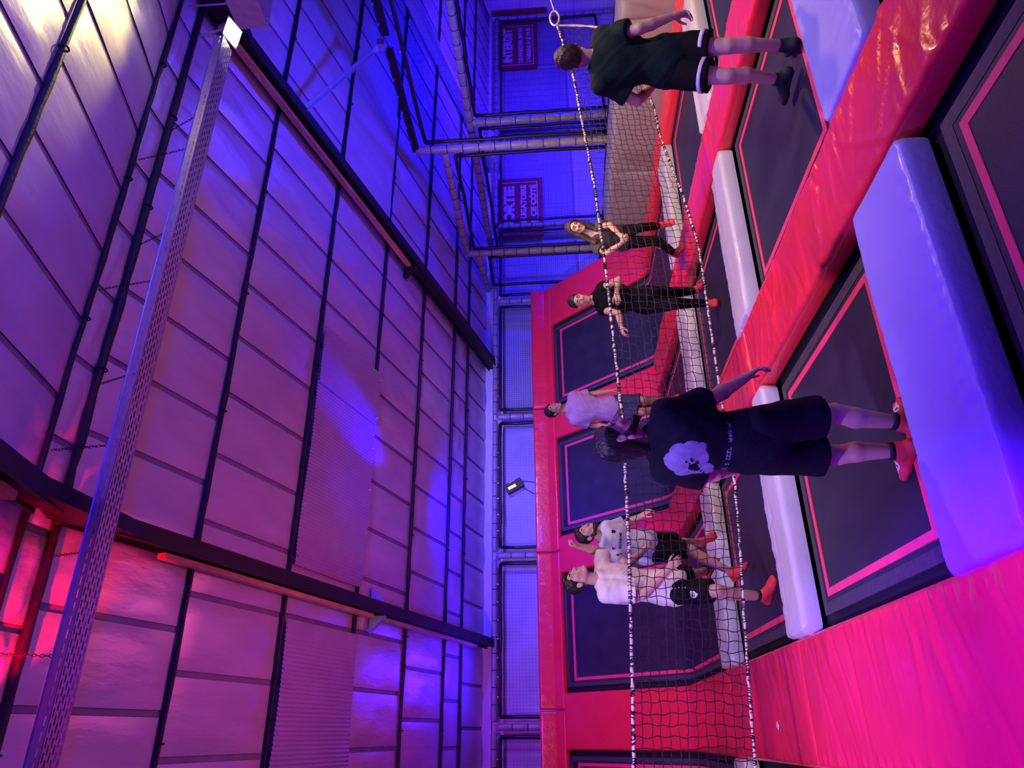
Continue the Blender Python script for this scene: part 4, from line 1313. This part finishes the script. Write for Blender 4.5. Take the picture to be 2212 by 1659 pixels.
    # ---- eyes, brows, lips
    if face:
        for x in (-1, 1):
            g = Field(P(.031 * x, .080, .011) - .03, P(.031 * x, .080, .011) + .03, .0035)
            g.el(P(.031 * x, .0795, .010), H3, (.0130 * s, .0115 * s, .0062 * s), .002)
            ey = field_part('eye', g, M['eye'], root)
            g = Field(P(.031 * x, .090, .010) - .018, P(.031 * x, .090, .010) + .018, .0022)
            g.el(P(.031 * x, .0895, .010), H3, (.0054 * s, .0045 * s, .0054 * s), .002)
            field_part('iris', g, M['iris'], ey)
            g = Field(P(.032 * x, .09, .036) - .045, P(.032 * x, .09, .036) + .045, .004)
            g.rc(P(.016 * x, .0925, .032), P(.035 * x, .090, .038), .0055 * s, .005 * s, .004); g.rc(P(.035 * x, .090, .038), P(.050 * x, .074, .032), .005 * s, .0035 * s, .004)
            field_part('eyebrow', g, M[hair], root)
        g = Field(P(0, .09, -.067) - .05, P(0, .09, -.067) + .05, .0035)
        wd_ = .025 if smile else .021
        g.rc(P(-wd_, .082, -.061), P(0, .0925, -.0595), .004 * s, .0052 * s, .003); g.rc(P(0, .0925, -.0595), P(wd_, .082, -.061), .0052 * s, .004 * s, .003)
        lo_ = -.0775 if smile else -.0735
        g.rc(P(-wd_, .081, -.064), P(0, .0915, lo_), .004 * s, .006 * s, .003); g.rc(P(0, .0915, lo_), P(wd_, .081, -.064), .006 * s, .004 * s, .003)
        field_part('lips', g, M['lip'], root)
        if smile:
            g = Field(P(0, .087, -.067) - .04, P(0, .087, -.067) + .04, .003)
            g.el(P(0, .085, -.0665), H3, (.019 * s, .008 * s, .0065 * s), .002)
            field_part('teeth', g, M['teeth'], root)
    # ---- hair
    g = Field(hc - .30, hc + .24, .006 if h > .0055 else .005)
    up = .014 if style != 'bun' else .006
    g.el(P(0, -.016, .036 + up * .4), H3, ((.076 + up * .8) * s, (.095 + up * .6) * s, (.090 + up) * s), .02)
    # hairline: cut away the face and the neck
    if style in ('short', 'curly', 'crop'):
        c0, n0 = P(0, .020, -.012), nrm(hf * .86 - hu * .52)
        g.plane(c0, n0)
        g.plane(P(0, -.06, -.085), nrm(-hu + hf * .25))
        if style != 'crop':
            g.el(P(0, .045, .098), H3, (.060 * s, .050 * s, .028 * s), .02)
        g.noise(.006 if style == 'curly' else .0035, 110 if style == 'curly' else 90, 5)
    elif style == 'slick':
        g.plane(P(0, .030, .0), nrm(hf * .80 - hu * .60))
        g.plane(P(0, -.05, -.10), nrm(-hu + hf * .3))
        g.el(P(0, -.075, -.035), H3, (.066 * s, .055 * s, .085 * s), .03)
        g.el(P(0, -.085, -.085), H3, (.048 * s, .042 * s, .060 * s), .03)
        g.noise(.0035, 130, 6, hu)
    elif style == 'bun':
        g.plane(P(0, .035, .035), nrm(hf * .72 - hu * .70))
        g.plane(P(0, -.05, -.075), nrm(-hu + hf * .3))
        g.el(P(0, -.115, .05), H3, (.034 * s, .034 * s, .034 * s), .01)
        g.noise(.002, 120, 6, hu)
    elif style == 'long':
        g.plane(P(0, .040, .040), nrm(hf * .75 - hu * .66))
        for x in (-1, 1):
            sh_ = J['sr'] if x > 0 else J['sl']
            e1 = P(.082 * x, .000, -.07); e2 = nrm(sh_ - J['mS']) * .085 + J['mS'] + u * .045 + fw * .045
            e3 = nrm(sh_ - J['mS']) * .085 + J['mS'] - u * .07 + fw * .095
            g.rc(P(.068 * x, .010, .055), e1, .026 * s, .032 * s, .02); g.rc(e1, e2, .032 * s, .036 * s, .02); g.rc(e2, e3, .036 * s, .016 * s, .02)
        g.el(P(0, -.05, -.06), H3, (.095 * s, .060 * s, .13 * s), .03)
        g.noise(.007, 75, 8, hu)
    field_part('hair', g, M[hair], root)
    if beard:
        g = Field(P(0, .05, -.09) - .13, P(0, .05, -.09) + .13, .005)
        for x in (-1, 1):
            g.rc(P(.060 * x, .004, -.030), P(.050 * x, .012, -.066), .012 * s, .021 * s, .012)
            g.rc(P(.048 * x, .010, -.066), P(.012 * x, .071, -.108), .024 * s, .023 * s, .015)
        g.rc(P(-.012, .076, -.106), P(.012, .076, -.106), .024 * s, .024 * s, .012)
        g.rc(P(-.025, .086, -.049), P(.025, .086, -.049), .0075 * s, .0075 * s, .004)
        g.el(P(0, .100, -.067), H3, (.020 * s, .02 * s, .013 * s), .006, True)
        g.noise(.002, 150, 9)
        field_part('beard', g, M[hair], root)
    # ---- clothes
    out = {}
    for c in cloth:
        kind, mname = c['kind'], c['m']
        e = c.get('e', .016)
        f = Field(lo - .03, hi + .03, max(h, .0065))
        if kind == 'shirt':
            torso(f, J, e, w, .055)
            f.el(J['mS'] - u * .085 * s, (r, fw, u), (.185 * s * w + e, .100 * s + e, .125 * s), .05)
            hem = J['mH'] - u * c.get('hem', .10)
            f.el(J['mH'] + u * .02, (r, fw, u), (.158 * s * w + e + .012, .118 * s + e + .010, .22 * s), .05)
            f.rc(hem + u * .02, J['mH'] + u * .1, .10 * s * w + e, .11 * s * w + e, .05)
            f.plane(hem, -u)
            fr = c.get('sleeve', .62)
            for q, ee in (('sr', 'er'), ('sl', 'el')):
                a, b = J[q], J[ee]
                if fr > 0:
                    t = a + (b - a) * fr; d = nrm(b - a)
                    f.rc(a, t + d * .06, .056 * s * w + e * .7, .055 * s * w + e * .9 + c.get('flare', .008), .03, clip=(t, d))
                else:
                    f.rc(b, a + (b - a) * .25, .05, .064 * s, .012, sub=True)
            nk = J['neck']
            f.rc(nk - u * c.get('neck', .0) + u * .01, nk + (hc - nk) * .8, .060 * s + c.get('nw', 0), .080 * s, .006, sub=True)
            if c.get('nv'):
                f.rc(nk - u * .02 + fw * .06, nk - u * c['nv'] + fw * .12, .05, .02, .01, sub=True)
            f.noise(c.get('fold', .006), 24, len(key) * 3 + 1)
            f.noise(c.get('fold', .006) * .5, 55, len(key) * 5 + 2)
        else:
            long = kind == 'trousers'
            f.el(J['mH'] + u * .03 * L, (r, fw, u), (.158 * s * w + e, .116 * s + e, .135 * s + e), .03)
            f.el(J['mH'] - u * .04 * L - fw * .03, (r, fw, u), (.15 * s * w + e, .10 * s + e, .11 * s + e), .03)
            fr = c.get('leg', .8)
            for a, b, t in (('hr', 'kr', 'ar'), ('hl', 'kl', 'al')):
                p, q, k = J[a], J[b], J[t]
                if long:
                    f.rc(p, q, .088 * s + e, .056 * s + e, .02)
                    en = q + (k - q) * c.get('ankle', .90); d = nrm(k - q)
                    f.rc(q, en + d * .03, .058 * s + e, .040 * s + e, .015, clip=(en, d))
                else:
                    en = p + (q - p) * fr; d = nrm(q - p)
                    f.rc(p, en + d * .05, .090 * s + e, .070 * s + e + c.get('flare', .016), .02, clip=(en, d))
            f.plane(J['mH'] + u * c.get('waist', .11), u)
            f.noise(c.get('fold', .005), 26, len(key) * 7 + 3)
        out[kind] = field_part(kind, f, M[mname], root)
        if c.get('stripe'):
            f = Field(lo - .03, hi + .03, .0065)
            for a, b in (('hr', 'kr'), ('hl', 'kl')):
                p, q = J[a], J[b]
                d = nrm(q - p); en = p + (q - p) * fr
                rr_ = .070 * s + e + c.get('flare', .016) + .006
                f.rc(en - d * .062, en - d * .034, rr_, rr_, .004, clip=(en - d * .034, d))
                f.rc(en - d * .30, en - d * .062, rr_ + .06, rr_ + .06, .002, sub=True, clip=(en - d * .062, d))
            field_part('hem_stripe', f, M['print'], out[kind])
    # ---- socks
    sm, hgt, cuff = style_socks[key]
    for c, ft in (('ar', 'fr'), ('al', 'fl')):
        t, heel, ball, toe, dn, lat, d = J[c], J[c + 'h'], J[c + 'b'], J[c + 't'], J[c + 'd'], J[c + 'l'], J[ft]
        g = Field(t - .30, t + .30, .0065)
        e = .006
        k_ = J['kr'] if c == 'ar' else J['kl']
        upv = nrm(k_ - t)
        g.rc(t + upv * hgt, t, .037 * s + e, .037 * s + e, .012, clip=(t + upv * hgt, upv))
        g.rc(t, heel, .037 * s + e, .033 * s + e, .012); g.rc(heel, ball, .032 * s + e, .027 * s + e, .012); g.rc(t, ball, .037 * s + e, .027 * s + e, .02)
        g.rc(ball + lat * .022 * s, toe + lat * .018 * s, .025 * s + e, .018 * s + e, .012); g.rc(ball - lat * .022 * s, toe - lat * .018 * s, .023 * s + e, .016 * s + e, .012)
        so = field_part('sock', g, M[sm], root)
        if cuff:
            mbk = MB()
            mbk.tube([t + upv * (hgt - .022), t + upv * (hgt + .004)], .040 * s + e + .002, 16)
            part('cuff', mbk, M['dark_sock'], so, True)
    J.update(hfv=hf, huv=hu, hrv=hr)
    return root, J, out


style_socks = {'man': ('red_sock', .045, True), 'boy': ('dark_sock', .06, False), 'dark': ('red_sock', .02, False), 'black': ('red_sock', .02, False), 'purple': ('red_sock', .03, True),
               'blue': ('red_sock', .035, False), 'white': ('red_sock', .06, True)}

man, JM, OM = person('person', 'man in black T-shirt with a pale cloud print on the back, seen from behind', 'man', .95, 1.0, 'skin', 'hair',
                     [dict(kind='shirt', m='navy', e=.020, hem=.085, sleeve=.86, flare=.012, fold=.007, neck=-.012, nw=-.010), dict(kind='shorts', m='navy', e=.016, leg=.80, flare=.03, waist=.09, fold=.006)], 'slick', .005, beard=2)
boy, JB, OB = person('person', 'person in dark green T-shirt and striped-hem shorts, back turned, by the net end', 'boy', 1.0, .97, 'skin', 'hair2',
                     [dict(kind='shirt', m='green_cotton', e=.022, hem=.13, sleeve=.72, flare=.016, fold=.006), dict(kind='shorts', m='black_cotton', e=.018, leg=.70, flare=.03, waist=.10, stripe=True)], 'short', .0055, curls=(.5, .5))
gd, JD, OD = person('person', 'laughing woman with long dark hair in a charcoal top, jumping with hands together', 'dark', .95, .90, 'skin', 'hair2',
                    [dict(kind='shirt', m='char_cotton', e=.016, hem=.09, sleeve=.55, flare=.014, nv=.09), dict(kind='trousers', m='black_cotton', e=.006, waist=.10)], 'long', .0065, curls=(.7, .7), smile=1)
gb, JG, OG = person('person', 'woman with tied-back hair in black top and trousers, both arms bent to one side', 'black', .97, .88, 'skin', 'hair',
                    [dict(kind='shirt', m='black_cotton', e=.010, hem=.08, sleeve=.22, flare=.004, nw=.012), dict(kind='trousers', m='black_cotton', e=.006, waist=.10)], 'bun', .0065, curls=(.45, .5), smile=1)
pu_, JP, OP = person('person', 'man in a lilac T-shirt and dark shorts in mid-bounce before the trampoline wall', 'purple', 1.04, 1.0, 'skin2', 'hair',
                     [dict(kind='shirt', m='lilac', e=.018, hem=.05, sleeve=.70, flare=.012), dict(kind='shorts', m='dark_blue', e=.014, leg=.92, flare=.014, waist=.11)], 'crop', .0065)
bl, JL, OL = person('person', 'bearded man in pale blue football jersey and black shorts lunging behind the net', 'blue', .97, 1.0, 'skin', 'hair',
                    [dict(kind='shirt', m='pale_blue', e=.014, hem=.09, sleeve=.70, flare=.012), dict(kind='shorts', m='black_cotton', e=.014, leg=.92, flare=.022, waist=.10)], 'short', .006, curls=(.9, .5), beard=1)
wh, JW, OW = person('person', 'man in white T-shirt and black shorts looking up with one fist raised', 'white', 1.02, 1.0, 'skin', 'hair',
                    [dict(kind='shirt', m='white_cotton', e=.016, hem=.10, sleeve=.78, flare=.012, fold=.006), dict(kind='shorts', m='black_cotton', e=.014, leg=.88, flare=.020, waist=.10)], 'curly', .006, curls=(.5, 1.25), smile=1)


# ------------------------------------------------------------------ prints on the clothes: thin pieces laid on the cloth
def decal(o, parent, c, ex, ey, d, w, hgt, inside, m, name='print', step=.005, lift=.0025):
    """cells of a fine grid (ex, ey through c) where inside(x, y), projected on mesh o along d"""
    b = Vector(BASE[o.name])
    dg_v = [v.co + b for v in o.data.vertices]
    bvh = BVHTree.FromPolygons(dg_v, [tuple(p.vertices) for p in o.data.polygons])
    nx, ny = int(w / step), int(hgt / step)
    cache = {}
    vs, fs = [], []
    def vert(i, j):
        if (i, j) in cache: return cache[(i, j)]
        p = Vector(c + ex * ((i / nx - .5) * w) + ey * ((j / ny - .5) * hgt))
        hit = bvh.ray_cast(p - Vector(d) * .6, Vector(d), 1.2)
        r = None
        if hit[0] is not None:
            r = len(vs); vs.append(hit[0] - Vector(d) * lift)
        cache[(i, j)] = r
        return r
    for i in range(nx):
        for j in range(ny):
            if inside(((i + .5) / nx - .5) * w, ((j + .5) / ny - .5) * hgt):
                q = [vert(i, j), vert(i + 1, j), vert(i + 1, j + 1), vert(i, j + 1)]
                if None not in q: fs.append(tuple(q))
    if not fs: return None
    mbd = MB(); mbd.add(vs, fs)
    return part(name, mbd, m, parent, True)


def blob(cs):
    return lambda x, y: any((x - a) ** 2 + (y - b) ** 2 < q * q for a, b, q in cs)


GL = {'A': '0110 1001 1111 1001', 'E': '1111 1110 1000 1111', 'C': '1111 1000 1000 1111', 'L': '1000 1000 1000 1111', 'R': '1110 1010 1100 1011', 'I': '0110 0110 0110 0110', 'S': '1111 1100 0011 1111',
      'W': '1001 1001 1111 1111', 'X': '1001 0110 0110 1001', 'J': '0011 0011 1001 1111', 'U': '1001 1001 1001 1111', 'M': '1001 1111 1111 1001', 'P': '1110 1010 1110 1000', '4': '1010 1010 1111 0010', ' ': '0000 0000 0000 0000', 'O': '1111 1001 1001 1111', 'T': '1111 0110 0110 0110', 'N': '1001 1101 1011 1001'}
def word(txt, ch):
    def ins(x, y):
        n = len(txt); wch = ch * .9
        xx = x / wch + n / 2
        k = int(math.floor(xx))
        if not 0 <= k < n: return False
        fx = (xx - k) / .84; fy = .5 - y / ch
        if not (0 <= fx < 1 and 0 <= fy < 1): return False
        return GL.get(txt[k], GL['E']).split()[int(fy * 4)][int(fx * 4)] == '1'
    return ins


# big cloud print with dark marks on the man's back, and the lettering strip under it
ub, rb, fb = JM['u'], JM['r'], JM['f']
lft = -nrm(rb)
cc = JM['mH'] + ub * .355 - fb * .1 - rb * .015
vd = nrm(fb * .85 + rb * .30)
exv = nrm(rb - vd * (rb @ vd)); eyv = nrm(ub - vd * (ub @ vd))
cl = blob([(-.02, .075, .062), (.035, .06, .060), (-.055, .03, .055), (.065, .02, .050), (-.03, .0, .060), (.02, .0, .065), (.085, -.02, .025), (-.085, .055, .025), (-.06, -.03, .035), (-.04, -.065, .034), (-.075, -.085, .024)])
dk = blob([(-.030, .0, .024), (-.052, -.022, .016), (.0, -.012, .011), (.012, .012, .008), (.024, .018, .006), (-.008, .022, .006), (.006, .038, .006), (-.068, -.045, .007), (-.080, -.062, .006)])
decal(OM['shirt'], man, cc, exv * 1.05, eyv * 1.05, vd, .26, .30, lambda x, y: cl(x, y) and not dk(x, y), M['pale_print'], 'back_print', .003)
decal(OM['shirt'], man, cc - eyv * .165 + exv * .045, exv, eyv, vd, .27, .030, word('SIL S CEEL WAX 4', .0185), M['pale_print'], 'back_lettering', .0022); [tag(q_, kind='stuff') for q_ in man.children if q_.name.startswith('back_lettering')]
# jersey marks
ub, rb, fb = JL['u'], JL['r'], JL['f']
cc = JL['mH'] + ub * .30
decal(OL['shirt'], bl, cc + ub * .02, -rb, ub, -fb, .26, .03, word('ORIANNE', .026), M['navy'], 'chest_lettering', .003)
decal(OL['shirt'], bl, cc + ub * .085 - rb * .085, -rb, ub, -fb, .05, .05, lambda x, y: (abs(x) < .016 and -.008 < y < .02) or (abs(x) < .016 - abs(y + .008) * .9 and -.024 < y <= -.008), M['navy'], 'chest_badge', .003)
decal(OL['shirt'], bl, cc + ub * .08 + rb * .08, -rb, ub, -fb, .04, .04, word('8', .03), M['navy'], 'chest_number', .003)
sv = nrm(np.cross(JL['er'] - JL['sr'], JL['f'])); q = JL['sr'] + (JL['er'] - JL['sr']) * .48
dv = nrm(A3((-.5, .85, 0)))
e1 = nrm(JL['er'] - JL['sr']); e2 = np.cross(dv, e1)
decal(OL['shirt'], bl, q, e2, -e1, dv, .06, .05, lambda x, y: True, M['navy'], 'sleeve_badge', .004)
decal(OL['shirt'], bl, q, e2, -e1, dv, .05, .04, lambda x, y: .006 < math.hypot(x - .008, y) < .012 or (x < -.008 and abs(y) < .012 and int((y + .1) * 200) % 2 == 0), M['yellow'], 'sleeve_badge_mark', .003, .005)
# shorts marks
for key_, Jx, Ox, rt in (('white', JW, OW, wh),):
    p, k = Jx['hr'], Jx['kr']; ax_ = nrm(k - p)
    dv = nrm(A3((.1, 1, -.05)) - ax_ * (A3((.1, 1, -.05)) @ ax_)); e2 = np.cross(dv, ax_)
    for t_, x_ in ((.14, .0), (.22, .0), (.30, .0), (.37, .0), (.44, .0)):
        decal(Ox['shorts'], rt, p + (k - p) * t_ + e2 * -.03, e2, -ax_, dv, .03, .03, (lambda x, y, rr=(.011 if t_ < .2 else .007): x * x + y * y < rr * rr), M['yellow'] if t_ < .2 else M['print'], 'shorts_dot', .003)
    decal(Ox['shorts'], rt, p + (k - p) * .62 + e2 * .03, e2, -ax_, dv, .07, .08, lambda x, y: (abs(x) < .028 and -.005 < y < .032 and (abs(x) > .021 or int((y + .1) * 160) % 2 == 0)) or (abs(x) < .028 - abs(y + .005) * .8 and -.038 < y <= -.005), M['print'], 'shorts_crest', .003)
p, k = JL['hr'], JL['kr']; ax_ = nrm(k - p)
dv = nrm(A3((-.1, 1, 0)) - ax_ * (A3((-.1, 1, 0)) @ ax_)); e2 = np.cross(dv, ax_)
decal(OL['shorts'], bl, p + (k - p) * .22, e2, -ax_, dv, .06, .03, lambda x, y: abs(y - .2 * x) < .006 or abs(y + .008 - .3 * x) < .003, M['yellow'], 'shorts_mark', .003)
# lettering patch on the soles and uppers of the red socks
socks = [o for o in man.children if o.name.startswith('sock')]
for so, a in zip(socks, ('ar', 'al')):
    t_, dn, d_ = JM[a], JM[a + 'd'], JM['fr' if a == 'ar' else 'fl']
    lt = np.cross(d_, dn)
    c_ = t_ + d_ * .10
    decal(so, so, c_, lt, d_, dn, .07, .09, lambda x, y: abs(x) < .030 - max(0, y) * .15, M['print'], 'instep_patch', .005)
    decal(so, so, c_ - d_ * .01, lt, d_, dn, .07, .03, word('JUMP', .016), M['navy'], 'lettering', .0022, .0045)
